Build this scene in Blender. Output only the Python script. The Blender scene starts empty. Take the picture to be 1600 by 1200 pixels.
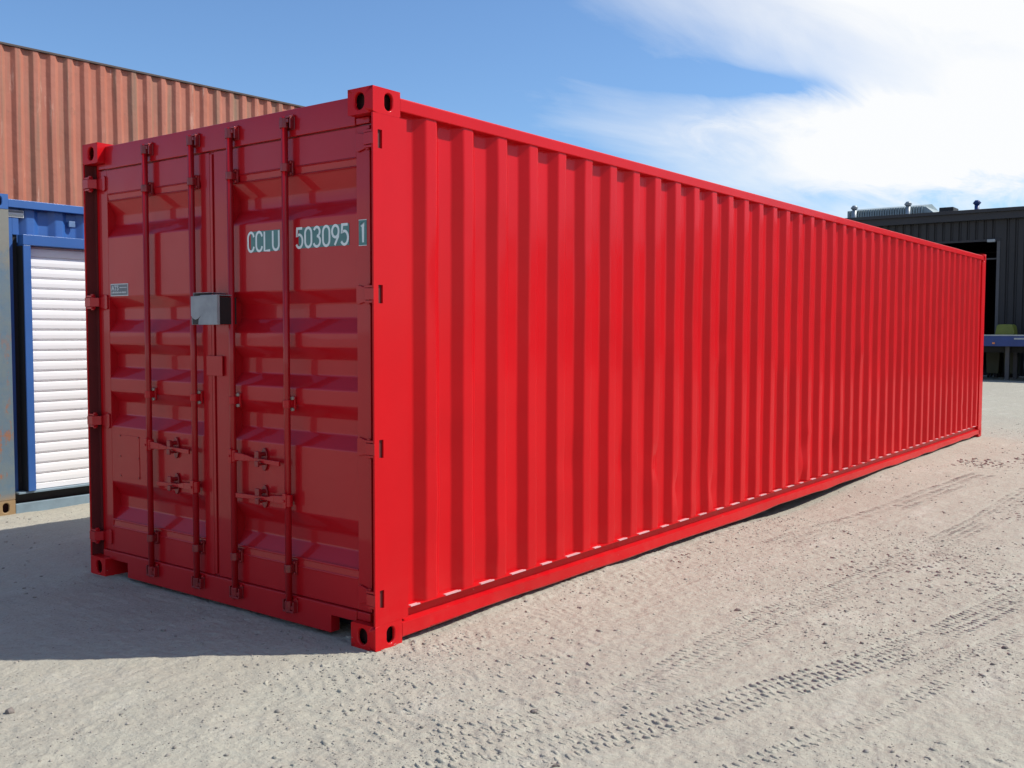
import bpy, bmesh, math, random
import numpy as np
from mathutils import Vector, Matrix

# ------------------------------------------------------------------ camera
SC = bpy.context.scene
CAM_POS = (-3.22390, -3.24020, 1.48817)
YAW, PITCH, ROLL = 0.649965, -0.0531200, 0.00229232
cy, sy = math.cos(YAW), math.sin(YAW)
cp, sp = math.cos(PITCH), math.sin(PITCH)
fwd = Vector((cy * cp, sy * cp, sp))
r0 = Vector((sy, -cy, 0))
u0 = r0.cross(fwd)
c, s = math.cos(ROLL), math.sin(ROLL)
rgt = c * r0 + s * u0
upv = -s * r0 + c * u0
cam = bpy.data.cameras.new('camera')
cam.sensor_fit = 'HORIZONTAL'
cam.sensor_width = 36
cam.lens = 1553.02 / 1600 * 36
cam.clip_start = 0.05
cam.clip_end = 3000
camo = bpy.data.objects.new('camera', cam)
SC.collection.objects.link(camo)
camo.matrix_world = Matrix(((rgt.x, upv.x, -fwd.x, CAM_POS[0]), (rgt.y, upv.y, -fwd.y, CAM_POS[1]),
                            (rgt.z, upv.z, -fwd.z, CAM_POS[2]), (0, 0, 0, 1)))
SC.camera = camo

# ------------------------------------------------------------------ light
SUN_EL = math.radians(47.3)
SUN_AZ = math.radians(-47.8)          # from +X, counter-clockwise
sun_dir = Vector((math.cos(SUN_EL) * math.cos(SUN_AZ), math.cos(SUN_EL) * math.sin(SUN_AZ), math.sin(SUN_EL)))
sl = bpy.data.lights.new('sun', 'SUN')
sl.energy = 4.9
sl.angle = math.radians(0.53)
sl.color = (1.0, 0.95, 0.87)
so = bpy.data.objects.new('sun', sl)
SC.collection.objects.link(so)
so.rotation_euler = sun_dir.to_track_quat('Z', 'Y').to_euler()
so.location = (0, -10, 20)

SC.view_settings.view_transform = 'Standard'
SC.view_settings.look = 'None'
SC.view_settings.gamma = 1.0
SC.view_settings.use_curve_mapping = False
SC.view_settings.exposure = 0.0

world = bpy.data.worlds.new('World')
SC.world = world
world.use_nodes = True


class NT:
    def __init__(self, tree):
        self.t = tree
        self.n = tree.nodes
        self.l = tree.links

    def add(self, kind, **kw):
        nd = self.n.new(kind)
        for k, v in kw.items():
            if k.startswith('i_'):
                nd.inputs[k[2:].replace('_', ' ')].default_value = v
            else:
                setattr(nd, k, v)
        return nd

    def link(self, a, b):
        self.l.new(a, b)

    def math(self, op, a, b=None, c=None, clamp=False):
        nd = self.n.new('ShaderNodeMath')
        nd.operation = op
        nd.use_clamp = clamp
        for i, v in enumerate((a, b, c)):
            if v is None:
                continue
            if isinstance(v, (int, float)):
                nd.inputs[i].default_value = v
            else:
                self.l.new(v, nd.inputs[i])
        return nd.outputs[0]

    def ramp(self, fac, stops, interp='LINEAR'):
        nd = self.n.new('ShaderNodeValToRGB')
        nd.color_ramp.interpolation = interp
        el = nd.color_ramp.elements
        while len(el) > 1:
            el.remove(el[-1])
        for i, (p, col) in enumerate(stops):
            if not isinstance(col, (tuple, list)):
                col = (col, col, col)
            e = el[0] if i == 0 else el.new(p)
            e.position = p
            e.color = (*col, 1)
        self.l.new(fac, nd.inputs[0])
        return nd.outputs[0]

    def noise(self, vec, scale, detail=4, rough=0.55, dist=0.0):
        nd = self.n.new('ShaderNodeTexNoise')
        nd.inputs['Scale'].default_value = scale
        nd.inputs['Detail'].default_value = detail
        nd.inputs['Roughness'].default_value = rough
        nd.inputs['Distortion'].default_value = dist
        if vec is not None:
            self.l.new(vec, nd.inputs['Vector'])
        return nd.outputs['Fac']

    def mapping(self, vec, scale=(1, 1, 1), rot=(0, 0, 0), loc=(0, 0, 0)):
        nd = self.n.new('ShaderNodeMapping')
        nd.inputs['Scale'].default_value = scale
        nd.inputs['Rotation'].default_value = rot
        nd.inputs['Location'].default_value = loc
        self.l.new(vec, nd.inputs['Vector'])
        return nd.outputs[0]

    def mix(self, fac, a, b, mode='MIX'):
        nd = self.n.new('ShaderNodeMix')
        nd.data_type = 'RGBA'
        nd.blend_type = mode
        for sock, v in ((nd.inputs[0], fac), (nd.inputs[6], a), (nd.inputs[7], b)):
            if isinstance(v, (int, float)):
                sock.default_value = v
            elif isinstance(v, tuple):
                sock.default_value = (*v, 1)
            else:
                self.l.new(v, sock)
        return nd.outputs[2]


w = NT(world.node_tree)
w.n.clear()
sky = w.add('ShaderNodeTexSky', sky_type='NISHITA', sun_disc=False)
sky.sun_elevation = SUN_EL
sky.sun_rotation = math.atan2(sun_dir.x, sun_dir.y)
sky.air_density = 1.0
sky.dust_density = 0.6
sky.ozone_density = 1.6
tc = w.add('ShaderNodeTexCoord')
sep = w.add('ShaderNodeSeparateXYZ')
w.link(tc.outputs['Generated'], sep.inputs[0])
# clouds: a high flat layer (direction projected on a plane) whose cover varies over the sky
zc = w.math('ADD', w.math('MAXIMUM', sep.outputs['Z'], 0.0), 0.10)
comb = w.add('ShaderNodeCombineXYZ')
w.link(w.math('DIVIDE', sep.outputs['X'], zc), comb.inputs[0])
w.link(w.math('DIVIDE', sep.outputs['Y'], zc), comb.inputs[1])
mp = w.mapping(comb.outputs[0], scale=(0.55, 1.5, 1), rot=(0, 0, math.radians(-62)), loc=(3.1, 1.7, 0))
n1 = w.noise(mp, 0.9, 7, 0.55, 0.5)
n2 = w.noise(mp, 3.0, 7, 0.62, 0.8)
n3 = w.noise(tc.outputs['Generated'], 3.0, 3, 0.5)
nn = w.math('ADD', w.math('MULTIPLY', n1, 0.65), w.math('MULTIPLY', n2, 0.35))
DEG = 180 / math.pi
az = w.math('MULTIPLY', w.math('ARCTAN2', sep.outputs['Y'], sep.outputs['X']), DEG)
el = w.math('MULTIPLY', w.math('ARCSINE', sep.outputs['Z']), DEG)
azw = w.math('ADD', az, w.math('MULTIPLY', w.math('SUBTRACT', n2, 0.5), 16.0))
elw = w.math('ADD', el, w.math('MULTIPLY', w.math('SUBTRACT', n2, 0.5), 3.0))


def blob(a0, e0, la, le, tilt=0.0):
    da = w.math('SUBTRACT', azw, a0)
    de = w.math('SUBTRACT', w.math('SUBTRACT', elw, e0), w.math('MULTIPLY', da, tilt))
    qa = w.math('POWER', w.math('ABSOLUTE', w.math('DIVIDE', da, la)), 2.0)
    qe = w.math('POWER', w.math('ABSOLUTE', w.math('DIVIDE', de, le)), 2.0)
    return w.math('EXPONENT', w.math('MULTIPLY', w.math('ADD', qa, qe), -1.0))


fields = w.math('MULTIPLY', blob(2.5, 22.5, 27.5, 8.7), 0.98)
fields = w.math('ADD', fields, w.math('MULTIPLY', blob(8.0, 9.8, 16.0, 3.3), 0.62))
fields = w.math('ADD', fields, w.math('MULTIPLY', blob(19.5, 10.0, 6.0, 2.2), 0.12))
fields = w.math('ADD', fields, w.math('MULTIPLY', blob(19.0, 6.0, 6.0, 0.7), 0.30))
fields = w.math('ADD', fields, w.math('MULTIPLY', blob(47.0, 14.0, 16.0, 12.0), -0.10))
fields = w.math('SUBTRACT', fields, w.math('MULTIPLY', blob(26.5, 13.8, 7.5, 0.65, 0.12), 0.30))
fields = w.math('SUBTRACT', fields, w.math('MULTIPLY', blob(12.0, 6.4, 9.0, 1.0), 0.16))
# the same broken cloud carries on over the right-hand side of the sky, outside the frame
side = w.ramp(w.math('MULTIPLY_ADD', sep.outputs['Y'], -0.5, 0.5), [(0.45, 0.0), (0.62, 0.16), (1.0, 0.16)], 'EASE')
fields = w.math('ADD', fields, side)
low = w.ramp(sep.outputs['Z'], [(0.0, 0.62), (0.10, 0.50), (0.145, 0.06), (0.18, 0.0)], 'EASE')
back = w.ramp(w.math('MULTIPLY', sep.outputs['X'], -1.0), [(0.0, 0.0), (0.5, 1.0)], 'EASE')
fields = w.math('ADD', fields, w.math('MULTIPLY', low, back))
m = w.math('ADD', nn, fields)
mask = w.ramp(m, [(0.0, 0.0), (0.58, 0.0), (0.76, 0.50), (0.98, 1.0)], 'LINEAR')
bg1 = w.add('ShaderNodeBackground')
w.link(w.mix(1.0, sky.outputs[0], (0.98, 1.25, 1.54), 'MULTIPLY'), bg1.inputs[0])
bg1.inputs[1].default_value = 0.103
bg2 = w.add('ShaderNodeBackground')
bg2.inputs[0].default_value = (0.97, 0.985, 1.0, 1)
bg2.inputs[1].default_value = 1.0
mx = w.add('ShaderNodeMixShader')
w.link(mask, mx.inputs[0])
w.link(bg1.outputs[0], mx.inputs[1])
w.link(bg2.outputs[0], mx.inputs[2])
wo = w.add('ShaderNodeOutputWorld')
w.link(mx.outputs[0], wo.inputs[0])

# ------------------------------------------------------------------ materials
MATS = {}


def new_mat(name):
    m = bpy.data.materials.new(name)
    m.use_nodes = True
    nt = NT(m.node_tree)
    b = m.node_tree.nodes['Principled BSDF']
    MATS[name] = m
    return m, nt, b


def paint(name, col, col2=None, rough=0.3, coat=0.5, coat_rough=0.06, wobble=0.15, wob_scale=2.2, peel=0.04,
          dust=0.0, patch_scale=1.3, spec=0.5, chips=False):
    m, nt, b = new_mat(name)
    tc = nt.add('ShaderNodeTexCoord').outputs['Object']
    col2 = col2 or tuple(x * 0.85 for x in col)
    f = nt.noise(tc, patch_scale, 5, 0.6)
    f = nt.ramp(f, [(0.35, 0.0), (0.65, 1.0)])
    base = nt.mix(f, col, col2)
    if dust > 0:
        sp_ = nt.add('ShaderNodeSeparateXYZ')
        nt.link(tc, sp_.inputs[0])
        h = nt.ramp(sp_.outputs['Z'], [(0.0, 1.0), (0.35, 0.15), (1.0, 0.0)])
        dn = nt.ramp(nt.noise(tc, 9, 5, 0.65), [(0.35, 0.0), (0.8, 1.0)])
        base = nt.mix(nt.math('MULTIPLY', nt.math('MULTIPLY', h, dn), dust), base, (0.42, 0.35, 0.28))
    if chips:
        sp2 = nt.add('ShaderNodeSeparateXYZ')
        nt.link(tc, sp2.inputs[0])
        hz = nt.ramp(sp2.outputs['Z'], [(0.0, 1.0), (0.10, 0.8), (0.19, 0.0)])
        ch = nt.ramp(nt.noise(nt.mapping(tc, scale=(0.6, 1, 1.6)), 21, 6, 0.7), [(0.665, 0.0), (0.69, 1.0)])
        ch2 = nt.ramp(nt.noise(nt.mapping(tc, scale=(1, 1, 0.5), loc=(3, 8, 1)), 34, 4, 0.6), [(0.755, 0.0), (0.775, 1.0)])
        base = nt.mix(nt.math('MULTIPLY', ch, hz), base, (0.36, 0.26, 0.22))
        base = nt.mix(nt.math('MULTIPLY', ch2, 0.6), base, (0.20, 0.03, 0.03))
    nt.link(base, b.inputs['Base Color'])
    rr = nt.noise(tc, 6, 4, 0.6)
    nt.link(nt.math('MULTIPLY_ADD', rr, 0.22, rough - 0.11), b.inputs['Roughness'])
    b.inputs['Coat Weight'].default_value = coat
    b.inputs['Coat Roughness'].default_value = coat_rough
    b.inputs['Specular IOR Level'].default_value = spec
    n_a = nt.noise(tc, wob_scale, 3, 0.5)
    bu = nt.add('ShaderNodeBump', i_Strength=wobble, i_Distance=0.02)
    nt.link(n_a, bu.inputs['Height'])
    n_b = nt.noise(tc, 160, 2, 0.5)
    bu2 = nt.add('ShaderNodeBump', i_Strength=peel, i_Distance=0.002)
    nt.link(n_b, bu2.inputs['Height'])
    nt.link(bu.outputs[0], bu2.inputs['Normal'])
    nt.link(bu2.outputs[0], b.inputs['Normal'])
    nt.link(bu2.outputs[0], b.inputs['Coat Normal'])
    return m


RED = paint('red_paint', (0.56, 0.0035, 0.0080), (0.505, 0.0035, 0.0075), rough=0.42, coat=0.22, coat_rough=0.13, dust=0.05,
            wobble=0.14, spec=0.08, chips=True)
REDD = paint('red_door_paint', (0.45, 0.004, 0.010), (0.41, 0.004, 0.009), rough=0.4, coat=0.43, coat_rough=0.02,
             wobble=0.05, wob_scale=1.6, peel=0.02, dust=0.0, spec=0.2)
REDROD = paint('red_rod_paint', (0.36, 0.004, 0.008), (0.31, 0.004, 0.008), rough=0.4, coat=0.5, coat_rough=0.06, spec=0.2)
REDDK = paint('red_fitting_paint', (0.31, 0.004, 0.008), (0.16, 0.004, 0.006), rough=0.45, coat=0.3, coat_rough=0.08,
              patch_scale=14, peel=0.1)
BLUE = paint('blue_paint', (0.034, 0.125, 0.38), (0.026, 0.10, 0.31), rough=0.45, coat=0.12, coat_rough=0.15, dust=0.1)
WHITE = paint('white_shutter_paint', (0.86, 0.86, 0.86), (0.82, 0.82, 0.82), rough=0.45, coat=0.1, dust=0.05)
GREYSTEEL = paint('grey_steel', (0.33, 0.345, 0.36), (0.25, 0.26, 0.275), rough=0.75, coat=0.0, coat_rough=0.2,
                  patch_scale=9)


def simple(name, col, rough=0.6, metallic=0.0, var=0.25, scale=5.0, bump=0.1):
    m, nt, b = new_mat(name)
    tc = nt.add('ShaderNodeTexCoord').outputs['Object']
    f = nt.ramp(nt.noise(tc, scale, 5, 0.65), [(0.3, 0.0), (0.7, 1.0)])
    nt.link(nt.mix(f, col, tuple(x * (1 - var) for x in col)), b.inputs['Base Color'])
    b.inputs['Roughness'].default_value = rough
    b.inputs['Metallic'].default_value = metallic
    bu = nt.add('ShaderNodeBump', i_Strength=bump, i_Distance=0.01)
    nt.link(nt.noise(tc, scale * 6, 4, 0.6), bu.inputs['Height'])
    nt.link(bu.outputs[0], b.inputs['Normal'])
    return m


RECESSDK = simple('recess_shade_black', (0.015, 0.015, 0.016), 0.6)  # near-black standing in for shade inside recesses
BOLT = simple('worn_bolt_steel', (0.42, 0.36, 0.30), 0.45, 0.3)
LETTER = simple('white_letter', (0.74, 0.80, 0.79), 0.45, 0, 0.1)
GREEN = simple('green_patch', (0.075, 0.21, 0.20), 0.4, 0, 0.2, 12)
PLATE_G = simple('placard_dark', (0.16, 0.18, 0.20), 0.4, 0, 0.3, 20)
PLATE_W = simple('placard_white', (0.62, 0.64, 0.64), 0.5, 0, 0.1)
CLAD = simple('charcoal_cladding', (0.021, 0.0205, 0.022), 0.6, 0, 0.35, 1.2)
CLAD2 = simple('charcoal_fascia', (0.027, 0.027, 0.031), 0.6, 0, 0.2, 1.5)
DARK = simple('dark_interior', (0.02, 0.02, 0.022), 0.9)
CONC = simple('concrete_slab', (0.22, 0.21, 0.20), 0.9)
ROOFT = simple('weathered_teal_roof', (0.30, 0.38, 0.40), 0.5, 0.0, 0.35, 1.0)
GALV = simple('galvanised_steel', (0.38, 0.42, 0.44), 0.45, 0.4, 0.3, 3)
DGREY = simple('dark_grey_steel', (0.085, 0.085, 0.09), 0.6)
TRBLUE = simple('trailer_blue', (0.018, 0.050, 0.20), 0.45, 0, 0.3, 2)
OLIVE = simple('olive_green_paint', (0.24, 0.26, 0.035), 0.5, 0, 0.4, 2.5)
OLIVED = simple('dull_olive_paint', (0.055, 0.06, 0.022), 0.6, 0, 0.4, 2.5)
TYRE = simple('tyre_rubber', (0.02, 0.02, 0.02), 0.8)
ORANGE = simple('orange_reflector', (0.8, 0.25, 0.06), 0.3)
WOODF = simple('plywood_floor', (0.2, 0.13, 0.08), 0.8)


def terracotta():
    m, nt, b = new_mat('terracotta_paint')
    tc = nt.add('ShaderNodeTexCoord').outputs['Object']
    base = nt.mix(nt.ramp(nt.noise(tc, 0.9, 5, 0.6), [(0.3, 0.0), (0.7, 1.0)]), (0.385, 0.120, 0.070), (0.42, 0.155, 0.100))
    st = nt.mapping(tc, scale=(5.5, 5.5, 0.30))
    s1 = nt.ramp(nt.noise(st, 1.1, 6, 0.6, 0.2), [(0.52, 0.0), (0.70, 1.0)])
    base = nt.mix(nt.math('MULTIPLY', s1, 0.92), base, (0.22, 0.135, 0.085))
    s3 = nt.ramp(nt.noise(nt.mapping(tc, scale=(9, 9, 1.0), loc=(7, 3, 1)), 1.2, 7, 0.7), [(0.60, 0.0), (0.68, 1.0)])
    base = nt.mix(nt.math('MULTIPLY', s3, 0.7), base, (0.54, 0.31, 0.23))
    s4 = nt.ramp(nt.noise(tc, 7, 6, 0.7), [(0.62, 0.0), (0.70, 1.0)])
    base = nt.mix(nt.math('MULTIPLY', s4, 0.5), base, (0.24, 0.11, 0.07))
    nt.link(base, b.inputs['Base Color'])
    b.inputs['Roughness'].default_value = 0.7
    bu = nt.add('ShaderNodeBump', i_Strength=0.35, i_Distance=0.03)
    nt.link(nt.noise(tc, 3.5, 5, 0.6), bu.inputs['Height'])
    nt.link(bu.outputs[0], b.inputs['Normal'])
    return m


TERRA = terracotta()
CASTSHADE = simple('casting_shade', (0.045, 0.006, 0.006), 0.8)
CHANDK = simple('dark_channel_strip', (0.13, 0.012, 0.012), 0.6)
DASH = simple('pale_dash_pink', (0.70, 0.40, 0.41), 0.5)
TERRA_RAIL = simple('weathered_brown_rail', (0.10, 0.075, 0.065), 0.8)


def weathered_post():
    m, nt, b = new_mat('weathered_post_paint')
    tc = nt.add('ShaderNodeTexCoord').outputs['Object']
    sp_ = nt.add('ShaderNodeSeparateXYZ')
    nt.link(tc, sp_.inputs[0])
    z = nt.math('DIVIDE', sp_.outputs['Z'], 2.6)
    n = nt.noise(tc, 7, 7, 0.7)
    base = nt.mix(nt.ramp(n, [(0.35, 0.0), (0.6, 1.0)]), (0.10, 0.165, 0.225), (0.14, 0.185, 0.20))
    top = nt.ramp(nt.math('ADD', z, nt.math('MULTIPLY', n, 0.35)), [(0.9, 0.0), (1.15, 1.0)])
    base = nt.mix(top, base, (0.20, 0.20, 0.17))
    rust = nt.ramp(nt.noise(nt.mapping(tc, scale=(1, 1, 0.45)), 9, 8, 0.72), [(0.54, 0.0), (0.60, 1.0)])
    lowm = nt.ramp(z, [(0.0, 1.0), (0.45, 0.65), (0.6, 0.1)])
    base = nt.mix(nt.math('MULTIPLY', rust, lowm), base, (0.30, 0.12, 0.045))
    foot = nt.ramp(nt.math('ADD', z, nt.math('MULTIPLY', n, 0.06)), [(0.07, 1.0), (0.10, 0.0)])
    base = nt.mix(foot, base, (0.30, 0.20, 0.10))
    nt.link(base, b.inputs['Base Color'])
    b.inputs['Roughness'].default_value = 0.6
    bu = nt.add('ShaderNodeBump', i_Strength=0.3, i_Distance=0.01)
    nt.link(n, bu.inputs['Height'])
    nt.link(bu.outputs[0], b.inputs['Normal'])
    return m


WPOST = weathered_post()
BLUEG = simple('faded_blue_cover', (0.14, 0.24, 0.42), 0.5, 0, 0.3, 12)
SILLP = simple('pale_blue_sill', (0.22, 0.31, 0.37), 0.5, 0, 0.25, 6)


def ground_mat():
    m, nt, b = new_mat('gravel_dirt')
    tc = nt.add('ShaderNodeTexCoord').outputs['Object']
    big = nt.ramp(nt.noise(tc, 0.55, 6, 0.6, 0.3), [(0.36, 0.0), (0.64, 1.0)])
    base = nt.mix(big, (0.418, 0.402, 0.324), (0.392, 0.370, 0.300))
    med = nt.ramp(nt.noise(tc, 2.6, 6, 0.65, 0.4), [(0.40, 0.0), (0.68, 1.0)])
    base = nt.mix(nt.math('MULTIPLY', med, 0.40), base, (0.39, 0.345, 0.28))
    pale = nt.ramp(nt.noise(nt.mapping(tc, scale=(1, 2.3, 1), rot=(0, 0, 0.25), loc=(4, 2, 0)), 1.3, 5, 0.6), [(0.55, 0.0), (0.72, 1.0)])
    base = nt.mix(nt.math('MULTIPLY', pale, 0.6), base, (0.50, 0.478, 0.40))
    fine = nt.noise(tc, 55, 6, 0.75)
    base = nt.mix(nt.ramp(fine, [(0.38, 0.35), (0.50, 0.0)]), base, (0.30, 0.26, 0.215))
    base = nt.mix(nt.ramp(fine, [(0.56, 0.0), (0.70, 0.5)]), base, (0.56, 0.52, 0.44))
    # specks of darker grit, in patches
    vo = nt.add('ShaderNodeTexVoronoi', feature='F1')
    vo.inputs['Scale'].default_value = 48
    vo.inputs['Randomness'].default_value = 1.0
    nt.link(tc, vo.inputs['Vector'])
    sc_ = nt.add('ShaderNodeSeparateColor')
    nt.link(vo.outputs['Color'], sc_.inputs[0])
    spot = nt.ramp(vo.outputs['Distance'], [(0.16, 1.0), (0.26, 0.0)])
    pick = nt.ramp(sc_.outputs[0], [(0.70, 0.0), (0.74, 1.0)])
    dens = nt.ramp(nt.noise(tc, 1.7, 5, 0.6), [(0.38, 0.15), (0.62, 1.0)])
    speck = nt.math('MULTIPLY', nt.math('MULTIPLY', spot, pick), dens)
    base = nt.mix(nt.math('MULTIPLY', speck, 0.75), base, (0.14, 0.12, 0.11))
    grit = nt.noise(tc, 170, 3, 0.6)
    gm = nt.ramp(nt.noise(tc, 4.5, 5, 0.65), [(0.40, 0.15), (0.62, 1.0)])
    base = nt.mix(nt.math('MULTIPLY', nt.ramp(grit, [(0.24, 1.0), (0.36, 0.0)]), gm), base, (0.17, 0.145, 0.125))
    nt.link(base, b.inputs['Base Color'])
    b.inputs['Roughness'].default_value = 0.95
    b.inputs['Specular IOR Level'].default_value = 0.2
    bu = nt.add('ShaderNodeBump', i_Strength=0.8, i_Distance=0.008)
    nt.link(nt.noise(tc, 38, 8, 0.72), bu.inputs['Height'])
    bu2 = nt.add('ShaderNodeBump', i_Strength=0.5, i_Distance=0.05)
    nt.link(nt.noise(tc, 7, 6, 0.65), bu2.inputs['Height'])
    nt.link(bu2.outputs[0], bu.inputs['Normal'])
    nt.link(bu.outputs[0], b.inputs['Normal'])
    return m


GROUND = ground_mat()
PEBBLE = simple('pebble_stone', (0.44, 0.40, 0.34), 0.9, 0, 0.7, 18)
STONE = simple('loose_stone', (0.26, 0.22, 0.19), 0.9, 0, 0.5, 30, 0.4)

# ------------------------------------------------------------------ builders
COL = SC.collection


def bxs(bm, a, b, mat=None):
    x0, y0, z0 = a
    x1, y1, z1 = b
    x0, x1 = min(x0, x1), max(x0, x1)
    y0, y1 = min(y0, y1), max(y0, y1)
    z0, z1 = min(z0, z1), max(z0, z1)
    v = [bm.verts.new(p) for p in ((x0, y0, z0), (x1, y0, z0), (x1, y1, z0), (x0, y1, z0),
                                   (x0, y0, z1), (x1, y0, z1), (x1, y1, z1), (x0, y1, z1))]
    for f in ((0, 3, 2, 1), (4, 5, 6, 7), (0, 1, 5, 4), (1, 2, 6, 5), (2, 3, 7, 6), (3, 0, 4, 7)):
        bm.faces.new([v[i] for i in f])
    return v


def tube(bm, p0, p1, r0, r1=None, n=14, cap=True):
    r1 = r0 if r1 is None else r1
    p0, p1 = Vector(p0), Vector(p1)
    d = (p1 - p0).normalized()
    a = d.orthogonal().normalized()
    b2 = d.cross(a)
    A, B = [], []
    for i in range(n):
        t = 2 * math.pi * i / n
        o = a * math.cos(t) + b2 * math.sin(t)
        A.append(bm.verts.new(p0 + o * r0))
        B.append(bm.verts.new(p1 + o * r1))
    for i in range(n):
        j = (i + 1) % n
        f = bm.faces.new((A[i], A[j], B[j], B[i]))
        f.smooth = True
    if cap:
        bm.faces.new(A[::-1])
        bm.faces.new(B)


def prism(bm, poly, axis, a, b):
    """extrude a closed 2-D polygon along an axis between a and b"""
    def P(p, t):
        if axis == 'x':
            return (t, p[0], p[1])
        if axis == 'y':
            return (p[0], t, p[1])
        return (p[0], p[1], t)
    A = [bm.verts.new(P(p, a)) for p in poly]
    B = [bm.verts.new(P(p, b)) for p in poly]
    n = len(poly)
    for i in range(n):
        j = (i + 1) % n
        bm.faces.new((A[i], A[j], B[j], B[i]))
    bm.faces.new(A[::-1])
    bm.faces.new(B)


def link(name, bm, mat, parent=None, bevel=0.0, segs=2, recalc=True, weld=True):
    if recalc:
        bmesh.ops.recalc_face_normals(bm, faces=bm.faces)
    me = bpy.data.meshes.new(name)
    bm.to_mesh(me)
    bm.free()
    me.materials.append(mat)
    o = bpy.data.objects.new(name, me)
    COL.objects.link(o)
    if parent:
        o.parent = parent
    if bevel > 0:
        mo = o.modifiers.new('bevel', 'BEVEL')
        mo.width = bevel
        mo.segments = segs
        mo.limit_method = 'ANGLE'
        mo.angle_limit = math.radians(35)
        mo.harden_normals = True
        for p in me.polygons:
            p.use_smooth = True
    return o


def empty(name, loc, label, cat, group=None, rz=0.0):
    o = bpy.data.objects.new(name, None)
    COL.objects.link(o)
    o.location = loc
    o.rotation_euler = (0, 0, rz)
    o.empty_display_size = 0.3
    o['label'] = label
    o['category'] = cat
    if group:
        o['group'] = group
    return o


def box_part(name, a, b, mat, parent, bevel=0.003):
    bm = bmesh.new()
    bxs(bm, a, b)
    return link(name, bm, mat, parent, bevel)


def copy_under(o, parent, offset=(0, 0, 0), label=None):
    c2 = o.copy()
    COL.objects.link(c2)
    c2.parent = parent
    c2.location = Vector(o.location) + Vector(offset)
    return c2


# ---- value noise for geometry
RNG = np.random.default_rng(7)
TAB = RNG.random((256, 256))


def vnoise(x, y):
    xi = np.floor(x).astype(int)
    yi = np.floor(y).astype(int)
    fx, fy = x - xi, y - yi
    fx = fx * fx * (3 - 2 * fx)
    fy = fy * fy * (3 - 2 * fy)
    a = TAB[xi & 255, yi & 255]
    b = TAB[(xi + 1) & 255, yi & 255]
    c = TAB[xi & 255, (yi + 1) & 255]
    d = TAB[(xi + 1) & 255, (yi + 1) & 255]
    return (a * (1 - fx) + b * fx) * (1 - fy) + (c * (1 - fx) + d * fx) * fy - 0.5


def sstep(a, b, x):
    t = np.clip((x - a) / (b - a), 0, 1)
    return t * t * (3 - 2 * t)


# ------------------------------------------------------------------ ground
TRACKS = [
    # centre line points, half width, depth, lateral rows
    (np.array([(-1.6, -0.75), (-0.9, -1.0), (-0.4, -1.26), (0.24, -1.53), (0.69, -1.68), (1.16, -1.84), (1.72, -1.97),
               (2.5, -2.10), (3.2, -2.22), (4.4, -2.5)]), 0.105, 0.011, 4, 1.0),
    (np.array([(-0.5, -1.72), (-0.13, -1.85), (0.27, -1.97), (0.68, -2.11), (1.2, -2.2)]), 0.045, 0.009, 2, 0.9),
    (np.array([(1.0, -2.03), (1.29, -2.11), (1.76, -2.21), (2.23, -2.32), (3.0, -2.5), (4.0, -2.8)]), 0.05, 0.008, 2, 0.8),
    (np.array([(-0.6, -0.9), (0.19, -1.22), (0.9, -1.22), (1.71, -1.22), (2.6, -1.34), (3.84, -1.42), (5.2, -1.5),
               (7.0, -1.5), (10, -1.9)]), 0.12, 0.007, 4, 0.62),
    (np.array([(3.4, -0.55), (5.0, -0.72), (6.4, -0.80), (8.5, -0.95)]), 0.15, 0.008, 3, 0.5),
]


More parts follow.
